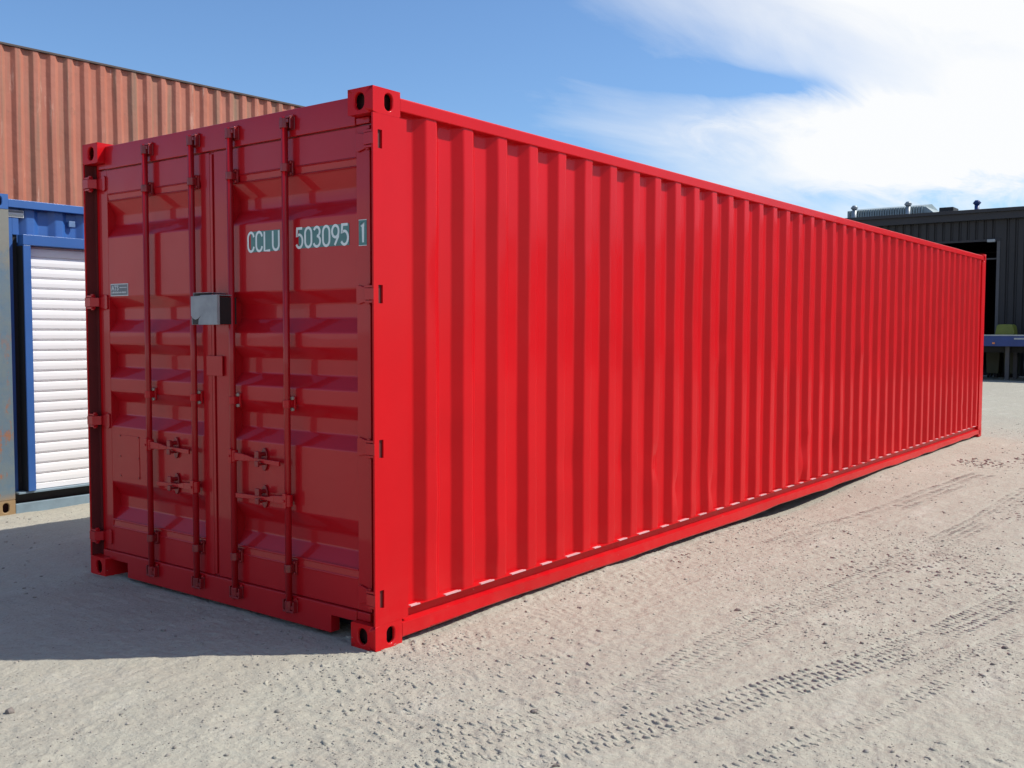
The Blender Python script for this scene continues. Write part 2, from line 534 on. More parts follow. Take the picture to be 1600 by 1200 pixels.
def ground_height(X, Y, treads=True):
    Z = 0.020 * vnoise(X * 0.7 + 3.3, Y * 0.7 + 1.1) + 0.012 * vnoise(X * 2.1 + 9, Y * 2.1 + 5)
    Z += 0.007 * vnoise(X * 6.3, Y * 6.3 + 40)
    near = np.exp(-((X - 1) ** 2 + (Y + 1) ** 2) / 40.0)
    Z += near * (0.0055 * vnoise(X * 19 + 7, Y * 19) + 0.0045 * vnoise(X * 43, Y * 43 + 13))
    # lumps: ridged soft noise in patches
    patch = sstep(-0.05, 0.25, vnoise(X * 0.9 + 20, Y * 0.9 + 31))
    Z += near * patch * 0.012 * np.maximum(0, vnoise(X * 14 + 50, Y * 23 + 3) - 0.12)
    # flatten where the containers bear
    Z *= 1 - 0.8 * np.exp(-((X) ** 2 + (Y) ** 2) / 0.3)
    if treads:
        wobx = 0.02 * vnoise(X * 3, Y * 3 + 77)
        for pts, hw, dep, rows, strength in TRACKS:
            best = np.full(X.shape, 1e9)
            lat = np.zeros(X.shape)
            arc = np.zeros(X.shape)
            acc = 0.0
            for i in range(len(pts) - 1):
                a, b = pts[i], pts[i + 1]
                d = b - a
                L = np.hypot(*d)
                d = d / L
                t = np.clip((X - a[0]) * d[0] + (Y - a[1]) * d[1], 0, L)
                dx, dy = X - (a[0] + d[0] * t), Y - (a[1] + d[1] * t)
                dist = np.hypot(dx, dy)
                side = d[0] * dy - d[1] * dx
                upd = dist < best
                best = np.where(upd, dist, best)
                lat = np.where(upd, np.sign(side) * dist, lat)
                arc = np.where(upd, acc + t, arc)
                acc += L
            lat = lat + wobx * 0.4
            ends = sstep(0, 0.25, arc) * (1 - sstep(acc - 0.3, acc, arc))
            inside = (1 - sstep(hw * 0.92, hw * 1.12, np.abs(lat))) * ends
            rw = 2 * hw / rows
            ri = np.floor((lat + hw) / rw)
            rl = (lat + hw) / rw - ri
            pitch = 0.056
            ph = (arc + ri * pitch * 0.5 + (rl - 0.5) * 0.016 + wobx * 0.5) / pitch
            fr = ph - np.floor(ph)
            # lug print: steep on the side away from the sun-facing ramp
            lug = sstep(0.02, 0.14, fr) * (1 - sstep(0.16, 0.80, fr)) * sstep(0.03, 0.15, rl) * (1 - sstep(0.80, 0.97, rl))
            wear = np.clip(0.55 + 1.5 * vnoise(X * 2.3 + 11 + rows, Y * 5 + 3), 0.0, 1.0) * strength
            wear *= 0.8 + 0.7 * vnoise(X * 21, Y * 21 + 9)
            Z += inside * (lug * dep * 0.35 * wear - 0.002 * strength)
            Z += ends * strength * 0.0025 * np.exp(-((np.abs(lat) - hw * 1.25) / 0.03) ** 2)
        # scuffed ripples between the tracks
        along = X * 0.90 - Y * 0.43
        across = X * 0.43 + Y * 0.90
        ph = along / 0.062 + 2.6 * vnoise(X * 2.2 + 60, Y * 3.1) + 0.9 * vnoise(across * 9, along * 2 + 4)
        fr = ph - np.floor(ph)
        saw = sstep(0.0, 0.13, fr) * (1 - sstep(0.15, 0.9, fr))
        patch2 = sstep(0.02, 0.22, vnoise(X * 0.8 + 3, Y * 1.5 + 90)) * sstep(0.0, 0.2, vnoise(along * 7 + 33, across * 12))
        nearb = np.exp(-((X - 2) ** 2 + (Y + 1.2) ** 2) / 22.0)
        Z += 0.0045 * saw * patch2 * nearb
    # hollow under the long rail and scour shadow
    Z -= 0.085 * np.exp(-((X - 5.2) / 1.7) ** 2) * np.exp(-((Y - 0.35) / 0.5) ** 2)
    Z += 0.012 * np.exp(-((X - 1.9) / 1.0) ** 2) * np.exp(-((Y - 0.05) / 0.25) ** 2)
    # gentle fall-off so that the far yard stays flat
    R = np.hypot(X - 1, Y + 1)
    Z *= 1 - 0.85 * sstep(15, 60, R)
    return Z


def axis_coords(lo, hi, step, far_lo, far_hi, grow=1.035):
    mid = list(np.arange(lo, hi + 1e-9, step))
    up, st, x = [], step, mid[-1]
    while x < far_hi:
        st *= grow
        x += st
        up.append(x)
    dn, st, x = [], step, mid[0]
    while x > far_lo:
        st *= grow
        x -= st
        dn.append(x)
    return np.array(dn[::-1] + mid + up)


def build_ground():
    xs = axis_coords(-1.7, 4.2, 0.0078, -600, 900)
    ys = axis_coords(-2.9, 0.7, 0.0078, -800, 800)
    X, Y = np.meshgrid(xs, ys, indexing='ij')
    Z = ground_height(X, Y)
    nx, ny = X.shape
    co = np.stack([X, Y, Z], -1).reshape(-1, 3).astype(np.float32)
    idx = np.arange(nx * ny).reshape(nx, ny)
    q = np.stack([idx[:-1, :-1], idx[1:, :-1], idx[1:, 1:], idx[:-1, 1:]], -1).reshape(-1, 4)
    me = bpy.data.meshes.new('ground')
    me.vertices.add(len(co))
    me.vertices.foreach_set('co', co.ravel())
    me.loops.add(len(q) * 4)
    me.loops.foreach_set('vertex_index', q.ravel().astype(np.int32))
    me.polygons.add(len(q))
    me.polygons.foreach_set('loop_start', np.arange(0, len(q) * 4, 4, dtype=np.int32))
    me.polygons.foreach_set('loop_total', np.full(len(q), 4, dtype=np.int32))
    me.polygons.foreach_set('use_smooth', np.ones(len(q), dtype=bool))
    me.update()
    me.materials.append(GROUND)
    o = bpy.data.objects.new('ground', me)
    COL.objects.link(o)
    o['kind'] = 'structure'
    return o


build_ground()


def gz(x, y):
    return float(ground_height(np.array([[x]]), np.array([[y]]))[0, 0])


# ------------------------------------------------------------------ container pieces
def holed_face(bm, origin, du, dv, w_, h_, hw, hh, depth_vec, cu=None, cv=None, n=20):
    """rectangle w_ x h_ spanned by du, dv from origin with an oval hole hw x hh, with a short throat"""
    origin, du, dv, dz = Vector(origin), Vector(du), Vector(dv), Vector(depth_vec)
    cu = w_ / 2 if cu is None else cu
    cv = h_ / 2 if cv is None else cv
    r = min(hw, hh) / 2
    ring, outer = [], []
    for i in range(n):
        t = 2 * math.pi * (i + 0.5) / n
        px, py = r * math.cos(t), r * math.sin(t)
        if hh > hw:
            py += (hh / 2 - r) * (1 if py > 0 else -1)
        else:
            px += (hw / 2 - r) * (1 if px > 0 else -1)
        ring.append((cu + px, cv + py))
        # project to rectangle border
        dx, dy = math.cos(t), math.sin(t)
        ts = []
        if dx > 1e-6: ts.append((w_ - cu) / dx)
        if dx < -1e-6: ts.append(-cu / dx)
        if dy > 1e-6: ts.append((h_ - cv) / dy)
        if dy < -1e-6: ts.append(-cv / dy)
        k = min(ts)
        outer.append((cu + dx * k, cv + dy * k))
    V = lambda p, k=0: bm.verts.new(origin + du * p[0] + dv * p[1] + dz * k)
    R = [V(p) for p in ring]
    T = [V(p, 1) for p in ring]
    O = [V(p) for p in outer]
    corners = {}
    for i in range(n):
        j = (i + 1) % n
        a, b = outer[i], outer[j]
        f = [R[i], R[j], O[j]]
        # corner between?
        on = lambda p: (abs(p[0]) < 1e-6, abs(p[0] - w_) < 1e-6, abs(p[1]) < 1e-6, abs(p[1] - h_) < 1e-6)
        oa, ob = on(a), on(b)
        if not any(x and y for x, y in zip(oa, ob)):
            cxx = 0 if (oa[0] or ob[0]) else w_
            cyy = 0 if (oa[2] or ob[2]) else h_
            f.append(V((cxx, cyy)))
        f.append(O[i])
        bm.faces.new(f)
        bm.faces.new((R[j], R[i], T[i], T[j]))


def corner_casting(parent, x_out, y_out, z0, sx, sy_, mat, sx_len=0.178, sy_len=0.162, h=0.118):
    """x_out / y_out: the outer faces; sx, sy_: +1 when the body goes towards +"""
    bm = bmesh.new()
    xi, yi = x_out + sx * sx_len, y_out + sy_ * sy_len
    t = 0.014
    # end face
    holed_face(bm, (x_out, y_out, z0), (0, sy_, 0), (0, 0, 1), sy_len, h, 0.060, 0.076, (sx * t, 0, 0), cu=0.088, cv=h * .5)
    # side face
    holed_face(bm, (x_out, y_out, z0), (sx, 0, 0), (0, 0, 1), sx_len, h, 0.050, 0.078, (0, sy_ * t, 0), cu=0.102, cv=h * .5)
    top = z0 > 1.0
    zt, zb = z0 + h, z0
    hz, oz = (zt, zb) if top else (zb, zt)
    holed_face(bm, (x_out, y_out, hz), (sx, 0, 0), (0, sy_, 0), sx_len, sy_len, 0.11, 0.06, (0, 0, -t if top else t), cu=0.1, cv=0.088)
    A = [(x_out, y_out), (xi, y_out), (xi, yi), (x_out, yi)]
    bm.faces.new([bm.verts.new((p[0], p[1], oz)) for p in A])
    bm.faces.new([bm.verts.new(p) for p in ((xi, y_out, zb), (xi, yi, zb), (xi, yi, zt), (xi, y_out, zt))])
    bm.faces.new([bm.verts.new(p) for p in ((x_out, yi, zb), (xi, yi, zb), (xi, yi, zt), (x_out, yi, zt))])
    bmesh.ops.remove_doubles(bm, verts=bm.verts, dist=0.0004)
    cst = link('corner_casting', bm, mat, parent, 0.0075, 3)
    bm = bmesh.new()
    bxs(bm, (x_out + sx * 0.045, y_out + sy_ * 0.045, z0 + 0.02), (xi - sx * 0.004, yi - sy_ * 0.004, z0 + h - 0.02))
    link('casting_shade', bm, CASTSHADE, cst)  # dark block inside, coloured as the shade seen through the holes
    return cst


def corr_profile(x0, x1, pitch, first_ridge, ridge, slope, yo, yi, r=0.010):
    """outer ridge starts at first_ridge + k*pitch; returns list of (x, y) with small bend radii"""
    valley = pitch - ridge - 2 * slope
    pts = []
    k = math.floor((x0 - first_ridge) / pitch) - 1
    x = first_ridge + k * pitch
    seq = []
    while x < x1 + pitch:
        seq += [(x, yo), (x + ridge, yo), (x + ridge + slope, yi), (x + ridge + slope + valley, yi)]
        x += pitch
    out = []
    for i in range(1, len(seq) - 1):
        p, c0, nx_ = Vector(seq[i - 1]), Vector(seq[i]), Vector(seq[i + 1])
        a = (p - c0).normalized()
        b = (nx_ - c0).normalized()
        p1, p2 = c0 + a * r, c0 + b * r
        for t in (0, 0.33, 0.67, 1):
            qv = p1 * (1 - t) ** 2 + c0 * 2 * t * (1 - t) + p2 * t * t
            out.append((qv.x, qv.y))
    out = [p for p in out if x0 < p[0] < x1]

    def y_at(xx):
        for i in range(len(seq) - 1):
            if seq[i][0] <= xx <= seq[i + 1][0]:
                t = (xx - seq[i][0]) / max(1e-9, seq[i + 1][0] - seq[i][0])
                return seq[i][1] + (seq[i + 1][1] - seq[i][1]) * t
        return yo
    return [(x0, y_at(x0))] + out + [(x1, y_at(x1))]


def corr_sheet(name, prof, z0, z1, nz, mat, parent, flip=False, disp=None, to_xyz=None):
    """vertical sheet following prof"""
    P = np.array(prof)
    zs = np.linspace(z0, z1, nz + 1)
    X = np.repeat(P[:, 0][:, None], nz + 1, 1)
    Y = np.repeat(P[:, 1][:, None], nz + 1, 1)
    Z = np.repeat(zs[None, :], len(P), 0)
    if disp is not None:
        dx, dy = disp(X, Y, Z)
        X, Y = X + dx, Y + dy
    co = np.stack([X, Y, Z], -1).reshape(-1, 3)
    idx = np.arange(len(P) * (nz + 1)).reshape(len(P), nz + 1)
    q = np.stack([idx[:-1, :-1], idx[1:, :-1], idx[1:, 1:], idx[:-1, 1:]], -1).reshape(-1, 4)
    if flip:
        q = q[:, ::-1]
    me = bpy.data.meshes.new(name)
    me.from_pydata([tuple(v) for v in co], [], [tuple(int(i) for i in f) for f in q])
    for p in me.polygons:
        p.use_smooth = True
    me.materials.append(mat)
    o = bpy.data.objects.new(name, me)
    COL.objects.link(o)
    o.parent = parent
    mo = o.modifiers.new('wn', 'WEIGHTED_NORMAL')
    mo.weight = 90
    mo.keep_sharp = True
    return o


L, W, H = 12.192, 2.438, 2.591

# ------------------------------------------------------------------ the red container
red = empty('shipping_container', (0, 0, 0),
            'long bright red shipping container with closed double doors standing on the pale dirt yard', 'shipping container')

for xo, sx in ((0, 1), (L, -1)):
    for yo, sy_ in ((0, 1), (W, -1)):
        for z0 in (0.0, H - 0.118):
            corner_casting(red, xo, yo, z0, sx, sy_, RED)

ZB, ZT = 0.1185, H - 0.1185
HINGE_Z = [2.358, 1.656, 0.944, 0.241]


def door_post(y_face, sgn):
    Yp = lambda d: y_face + sgn * d
    bm = bmesh.new()
    # outer side plate with slots, built as a grid with openings
    xs = [0.0, 0.030, 0.058, 0.22]
    zs = [ZB]
    for h in sorted(HINGE_Z):
        zs += [h - 0.042, h + 0.042]
    zs.append(ZT)
    holes = {(1, 2 * i + 1) for i in range(4)}
    for yd in (0.0, 0.010):
        for i in range(len(xs) - 1):
            for j in range(len(zs) - 1):
                if (i, j) in holes:
                    continue
                bm.faces.new([bm.verts.new(p) for p in ((xs[i], Yp(yd), zs[j]), (xs[i + 1], Yp(yd), zs[j]),
                                                        (xs[i + 1], Yp(yd), zs[j + 1]), (xs[i], Yp(yd), zs[j + 1]))])
    for (_, j) in holes:
        for xx in (0.030, 0.058):
            bm.faces.new([bm.verts.new(p) for p in ((xx, Yp(0), zs[j]), (xx, Yp(.01), zs[j]), (xx, Yp(.01), zs[j + 1]), (xx, Yp(0), zs[j + 1]))])
        for zz in (zs[j], zs[j + 1]):
            bm.faces.new([bm.verts.new(p) for p in ((.03, Yp(0), zz), (.03, Yp(.01), zz), (.058, Yp(.01), zz), (.058, Yp(0), zz))])
    for xx in (0.0, 0.22):
        bm.faces.new([bm.verts.new(p) for p in ((xx, Yp(0), ZB), (xx, Yp(.01), ZB), (xx, Yp(.01), ZT), (xx, Yp(0), ZT))])
    bmesh.ops.remove_doubles(bm, verts=bm.verts, dist=0.0003)
    # inner channel
    bxs(bm, (0.066, Yp(0.0103), ZB), (0.1, Yp(0.074), ZT))
    bxs(bm, (0.19, Yp(0.0103), ZB), (0.2195, Yp(0.06), ZT))
    o = link('corner_post', bm, RED, red, 0)
    bm = bmesh.new()
    bxs(bm, (0.006, Yp(0.0104), ZB + .002), (0.0655, Yp(0.0150), ZT - .002))
    bxs(bm, (0.0600, Yp(0.0152), ZB + .002), (0.0655, Yp(0.040), ZT - .002))
    link('channel_strip', bm, CHANDK, o)  # dark red-brown strips lining the post channel
    return o


door_post(0.0, 1)
door_post(W, -1)
for yf, sg in ((0.0, 1), (W, -1)):
    box_part('corner_post', (L - 0.20, yf, ZB), (L - 0.002, yf + sg * 0.10, ZT), RED, red, 0.006)

for yf, sg in ((0.0, 1), (W, -1)):
    for h in HINGE_Z:
        bm = bmesh.new()
        bxs(bm, (0.001, yf + sg * 0.0108, h - 0.040), (0.0285, yf + sg * 0.062, h - 0.029))
        bxs(bm, (0.001, yf + sg * 0.0108, h + 0.029), (0.0285, yf + sg * 0.062, h + 0.040))
        prism(bm, [(-0.0035, yf - sg * 0.0020), (-0.0035, yf + sg * 0.056), (0.034, yf + sg * 0.088), (0.0432, yf + sg * 0.088), (0.006, yf + sg * 0.050), (-0.0006, yf + sg * 0.010), (-0.0006, yf - sg * 0.0020)], 'z', h - 0.0265, h + 0.0265)
        tube(bm, (0.018, yf + sg * 0.05, h - 0.048), (0.018, yf + sg * 0.05, h + 0.048), 0.011)
        link('hinge_lug', bm, REDD, red, 0.003)

# header and sill on the door end
bm = bmesh.new()
prism(bm, [(0.045, 2.4375), (0.045, 2.520), (0.050, 2.572), (0.12, 2.578), (0.12, 2.440)], 'y', 0.1625, W - 0.1625)
bxs(bm, (0.05, 0.0745, 2.441), (0.11, 0.1620, 2.4715))
bxs(bm, (0.05, W - 0.1620, 2.441), (0.11, W - 0.0745, 2.4715))
link('door_header', bm, REDD, red, 0.004)
bm = bmesh.new()
prism(bm, [(0.340, 0.022), (W - 0.340, 0.022), (W - 0.340, 0.108), (W - 0.1625, 0.108), (W - 0.1625, 0.1595), (0.1625, 0.1595),
           (0.1625, 0.108), (0.340, 0.108)], 'x', 0.036, 0.095)
bxs(bm, (0.04, 0.0745, 0.1185), (0.09, 0.1620, 0.159))
bxs(bm, (0.04, W - 0.1620, 0.1185), (0.09, W - 0.0745, 0.159))
link('door_sill', bm, REDD, red, 0.004)
# pocket back
bm = bmesh.new()
bxs(bm, (0.17, 0.165, 0.03), (0.19, W - 0.165, 0.15))
link('sill_backing', bm, RECESSDK, red)

# bottom and top side rails
NS = 120


def rail(name, prof, y_face, sg, x0, x1, sag=0.0, rough=0.0):
    bm = bmesh.new()
    rows = []
    for i in range(NS + 1):
        x = x0 + (x1 - x0) * i / NS
        t = (x - 0) / L
        dz = -sag * math.sin(math.pi * t)
        row = []
        for (d, z) in prof:
            zz = z + dz
            dd = d
            if rough and z < 0.05:
                zz += rough * (float(vnoise(np.array([x * 2.7 + 5]), np.array([z * 9]))[0]))
                dd += rough * 0.8 * (float(vnoise(np.array([x * 1.7 + 15]), np.array([z * 9 + 4]))[0]))
            row.append(bm.verts.new((x, y_face + sg * dd, zz)))
        rows.append(row)
    for i in range(NS):
        for j in range(len(prof) - 1):
            bm.faces.new((rows[i][j], rows[i + 1][j], rows[i + 1][j + 1], rows[i][j + 1]))
    return link(name, bm, RED, red, 0.0)


SAG = 0.011
for yf, sg in ((0.0, 1), (W, -1)):
    rail('bottom_side_rail', [(0.060, 0.166), (0.001, 0.166), (0.001, 0.163), (0.040, 0.162), (0.040, 0.110), (0.003, 0.100), (0.002, 0.040),
                              (0.010, 0.030), (0.050, 0.030), (0.050, 0.12)], yf, sg, 0.180, L - 0.180, SAG, 0.018)
    rail('top_side_rail', [(0.060, 2.506), (0.002, 2.506), (0.001, 2.510), (0.001, 2.560), (0.004, 2.566), (0.060, 2.566), (0.060, 2.506)],
         yf, sg, 0.180, L - 0.180)
    # joint plates at the rail ends
    box_part('rail_end_plate', (0.1785, yf - sg * 0.0015, 0.034), (0.375, yf + sg * 0.004, 0.098), RED, red, 0.001)


def side_disp_factory(seed, sg):
    rng = random.Random(seed)
    dents = []
    for _ in range(34):
        dents.append((rng.uniform(0.4, 11.8), rng.choice([rng.uniform(0.2, 0.75), rng.uniform(0.2, 2.4)]),
                      rng.uniform(0.04, 0.11), rng.uniform(0.05, 0.20), rng.uniform(-0.010, 0.009)))
    if seed == 1:
        dents += [(2.67, 0.60, 0.05, 0.09, 0.031), (2.98, 0.40, 0.06, 0.08, 0.024), (3.55, 0.32, 0.05, 0.09, 0.025),
                  (5.35, 0.30, 0.06, 0.12, -0.024), (6.15, 0.40, 0.06, 0.10, 0.024), (0.47, 1.75, 0.04, 0.30, 0.006)]

    def f(X, Y, Z):
        d = 0.0055 * vnoise(X * 2.2, Z * 1.4 + seed) + 0.003 * vnoise(X * 6.5, Z * 5 + seed)
        for (x, z, wx, wz, a) in dents:
            d = d + a * np.exp(-((X - x) / wx) ** 2 - ((Z - z) / wz) ** 2)
        edge = sstep(0.17, 0.24, Z) * (1 - sstep(2.42, 2.5, Z))
        dxx = 0.004 * vnoise(X * 3.1 + 9, Z * 1.1 + seed * 3)
        return dxx * edge, sg * d * edge
    return f


PR = corr_profile(0.215, L - 0.195, 0.2805, 0.364, 0.077, 0.054, 0.008, 0.052)
corr_sheet('side_wall', PR, 0.1590, 2.508, 44, RED, red, disp=side_disp_factory(1, 1))
corr_sheet('side_wall', [(x, W - y) for x, y in PR], 0.150, 2.508, 10, RED, red, flip=True, disp=side_disp_factory(2, -1))

bm = bmesh.new()
rb = random.Random(9)
kx = 0.364 - 0.2805 + 0.077
while kx < L - 0.4:
    if kx > 0.1:
        a_, b_ = kx + rb.uniform(0.01, 0.06), kx + 0.202 - rb.uniform(0.03, 0.10)
        t_ = (a_ + b_) / 2 / L
        dz_ = -SAG * math.sin(math.pi * t_)
        bxs(bm, (max(a_, 0.24), -0.0002, 0.1635 + dz_), (b_, 0.009, 0.1685 + dz_ + rb.uniform(0, 0.0015)))
        bxs(bm, (max(a_, 0.24) + 0.004, 0.0092, 0.1662 + dz_), (b_ - 0.006, 0.022, 0.1680 + dz_))
    kx += 0.2805
sb = link('ledge_dash', bm, DASH, red, 0)  # short pale pink dashes along the rail ledge
sb['kind'] = 'stuff'

# roof, floor, front end
bm = bmesh.new()
n = 86
prev = None
for i in range(n + 1):
    x = 0.16 + (L - 0.32) * i / n
    z = 2.566 + (0.010 if i % 4 in (1, 2) else 0.0)
    row = [bm.verts.new((x, 0.055, z)), bm.verts.new((x, W - 0.055, z))]
    if prev:
        bm.faces.new((prev[0], row[0], row[1], prev[1]))
    prev = row
link('roof', bm, RED, red, 0)
box_part('floor', (0.13, 0.07, 0.14), (L - 0.07, W - 0.07, 0.168), WOODF, red, 0)
bm = bmesh.new()
k = 0
prev = None
ys_ = np.arange(0.09, W - 0.08, 0.0564)
for i, y in enumerate(ys_):
    x = L - 0.02 - (0.045 if i % 4 in (0, 1) else 0)
    row = [bm.verts.new((x, y, 0.15)), bm.verts.new((x, y, 2.5))]
    if prev:
        bm.faces.new((prev[0], row[0], row[1], prev[1]))
    prev = row
link('end_wall', bm, RED, red, 0)
box_part('end_rail', (L - 0.07, 0.163, 2.50), (L - 0.004, W - 0.163, 2.575), RED, red, 0.003)
box_part('end_rail', (L - 0.07, 0.163, 0.025), (L - 0.004, W - 0.163, 0.155), RED, red, 0.003)

# ---------------- doors
DX = 0.055
DTOP, DBOT = 2.433, 0.161
PANEL = [(.058, 2.292), (.062, 2.250), (.108, 2.171), (.108, 2.111), (.0565, 2.038), (.0565, 1.685), (.106, 1.622), (.106, 1.549),
         (.0565, 1.478), (.0565, 1.408), (.106, 1.347), (.106, 1.267), (.0565, 1.203), (.0565, 1.126), (.106, 1.061), (.106, .983),
         (.0565, .916), (.0565, .582), (.108, .496), (.108, .427), (.063, .351), (.058, .307)]


def smooth_profile(pts, r=0.007):
    out = [pts[0]]
    for i in range(1, len(pts) - 1):
        p, c0, nx_ = Vector(pts[i - 1]), Vector(pts[i]), Vector(pts[i + 1])
        a = (p - c0).normalized()
        b = (nx_ - c0).normalized()
        p1, p2 = c0 + a * r, c0 + b * r
        for t in (0, 0.5, 1):
            qv = p1 * (1 - t) ** 2 + c0 * 2 * t * (1 - t) + p2 * t * t
            out.append((qv.x, qv.y))
    out.append(pts[-1])
    return out


def build_door(y0, y1, s_out, s_in, rods, label):
    """y0 < y1 ; s_out / s_in: (ya, yb) of outer and inner stiles"""
    bm = bmesh.new()
    for (a, b) in (s_out, s_in):
        bxs(bm, (DX, a, DBOT), (0.125, b, DTOP))
    a, b = min(s_out[1], s_in[1]), max(s_out[0], s_in[0])
    if s_out[0] < s_in[0]:
        a, b = s_out[1], s_in[0]
    else:
        a, b = s_in[1], s_out[0]
    bxs(bm, (DX + 0.0005, a, 2.292), (0.12, b, DTOP - 0.0005))
    bxs(bm, (DX + 0.0005, a, DBOT + 0.0005), (0.12, b, 0.307))
    for zb_ in (2.2915, 2.2505, 0.3505, 0.3075):
        tube(bm, (DX + 0.004, a + 0.001, zb_), (DX + 0.004, b - 0.001, zb_), 0.0065, n=8)
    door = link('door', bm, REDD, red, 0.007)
    door['label'] = label
    # pressed panel
    prof = smooth_profile(PANEL)
    bm = bmesh.new()
    cols = 14
    rows = []
    rs = random.Random(int(y0 * 100))
    for (x, z) in prof:
        row = []
        for j in range(cols + 1):
            y = a + (b - a) * j / cols
            env = math.sin(math.pi * j / cols)
            dx = 0.0045 * env * float(vnoise(np.array([y * 3.1 + 2]), np.array([z * 2.3 + 8]))[0])
            row.append(bm.verts.new((x + dx, y, z)))
        rows.append(row)
    for i in range(len(rows) - 1):
        for j in range(cols):
            f = bm.faces.new((rows[i][j], rows[i][j + 1], rows[i + 1][j + 1], rows[i + 1][j]))
            f.smooth = True
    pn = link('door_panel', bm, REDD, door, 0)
    mo = pn.modifiers.new('wn', 'WEIGHTED_NORMAL')
    mo.weight = 80
    # gasket
    bm = bmesh.new()
    bxs(bm, (0.064, y0 - 0.0025, DBOT - 0.007), (0.10, y1 + 0.001, DBOT))
    bxs(bm, (0.064, y0 - 0.0025, DTOP), (0.10, y1 + 0.001, DTOP + 0.006))
    bxs(bm, (0.075, y0 - 0.0025, DBOT), (0.10, y0, DTOP))
    link('gasket', bm, REDDK, door)
    # hinges
    outer_first = s_out[0] < s_in[0]
    for h in HINGE_Z:
        bm = bmesh.new()
        sgn = 1 if outer_first else -1
        ye = s_out[0] if outer_first else s_out[1]
        poly = [(ye - sgn * 0.020, h - 0.026), (ye + sgn * 0.008, h - 0.030), (ye + sgn * 0.070, h - 0.045), (ye + sgn * 0.082, h - 0.036),
                (ye + sgn * 0.082, h + 0.036), (ye + sgn * 0.070, h + 0.045), (ye + sgn * 0.008, h + 0.030), (ye - sgn * 0.020, h + 0.026)]
        prism(bm, poly, 'x', DX - 0.011, DX - 0.0005)
        tube(bm, (0.018 + 0.018, ye - sgn * 0.020, h - 0.0262), (0.018 + 0.018, ye - sgn * 0.020, h + 0.0262), 0.0135)
        link('hinge', bm, REDD, door, 0.0025)
    # lock rods with cams, keepers and guides
    for yr in rods:
        XR = 0.019
        bm = bmesh.new()
        tube(bm, (XR, yr, 0.075), (XR, yr, 2.530), 0.0168, n=18)
        link('lock_rod', bm, REDROD, door)
        for (zk, up) in ((2.500, 1), (0.112, -1)):
            bm = bmesh.new()
            tube(bm, (XR, yr, zk - 0.024), (XR, yr, zk + 0.024), 0.0205, n=12)
            bxs(bm, (XR - 0.008, yr - 0.035, zk - 0.010 + up * 0.010), (XR + 0.010, yr - 0.008, zk + 0.010 + up * 0.010))
            bxs(bm, (XR - 0.010, yr + 0.010, zk - 0.018), (XR + 0.010, yr + 0.026, zk + 0.014))
            link('cam', bm, REDDK, door, 0.003)
            bm = bmesh.new()
            xw = 0.0445 if up > 0 else 0.0355
            bxs(bm, (xw - 0.006, yr - 0.050, zk - 0.032), (xw - 0.0005, yr + 0.040, zk + 0.032))
            bxs(bm, (xw - 0.030, yr - 0.048, zk - 0.028), (xw - 0.006, yr - 0.039, zk + 0.024))
            bxs(bm, (xw - 0.028, yr + 0.029, zk - 0.022), (xw - 0.006, yr + 0.038, zk + 0.026))
            bxs(bm, (xw - 0.034, yr - 0.048, zk + up * 0.027 - 0.005), (xw - 0.008, yr + 0.030, zk + up * 0.027 + 0.005))
            link('cam_keeper', bm, REDDK, red, 0.003)
            for (dy, dz) in ((0.033, -0.026), (-0.043, 0.036)):
                bm = bmesh.new()
                tube(bm, (xw - 0.014, yr + dy, zk + dz), (xw - 0.0005, yr + dy, zk + dz), 0.0055, 0.0065, 6)
                link('bolt', bm, REDD, red)
        for zg in (2.285, 1.125, 0.300):
            bm = bmesh.new()
            tube(bm, (XR, yr, zg - 0.020), (XR, yr, zg + 0.020), 0.0225, n=14)
            bxs(bm, (0.041, yr - 0.030, zg - 0.036), (DX - 0.0005, yr + 0.036, zg + 0.036))
            bxs(bm, (0.020, yr - 0.020, zg - 0.018), (0.041, yr + 0.020, zg + 0.018))
            g = link('guide_bracket', bm, REDDK if zg != 1.125 else REDD, door, 0.003)
            for dz in (-0.028, 0.028):
                bm = bmesh.new()
                tube(bm, (0.030, yr - 0.021, zg + dz), (0.043, yr - 0.021, zg + dz), 0.0085, 0.0095, 6)
                link('bolt', bm, BOLT if zg == 1.125 else REDDK, door)
    return door


doorR = build_door(0.078, 1.240, (0.078, 0.166), (1.091, 1.240), (0.627, 1.058), 'right-hand red door leaf with the painted number')
doorL = build_door(1.2435, 2.360, (2.272, 2.360), (1.281, 1.358), (1.391, 1.822), 'left-hand red door leaf with the small placard')
# raised closing strip on the left leaf
bm = bmesh.new()
bxs(bm, (0.061, 1.246, DBOT + .001), (0.12, 1.2808, DTOP - .001))
bxs(bm, (0.0495, 1.252, DBOT + .01), (0.0605, 1.272, DTOP - .01))
link('closing_strip', bm, REDD, doorL, 0.003)
bm = bmesh.new()
bxs(bm, (0.040, 1.172, 1.246), (0.0490, 1.309, 1.353))
link('overlap_plate', bm, REDD, doorR, 0.002)


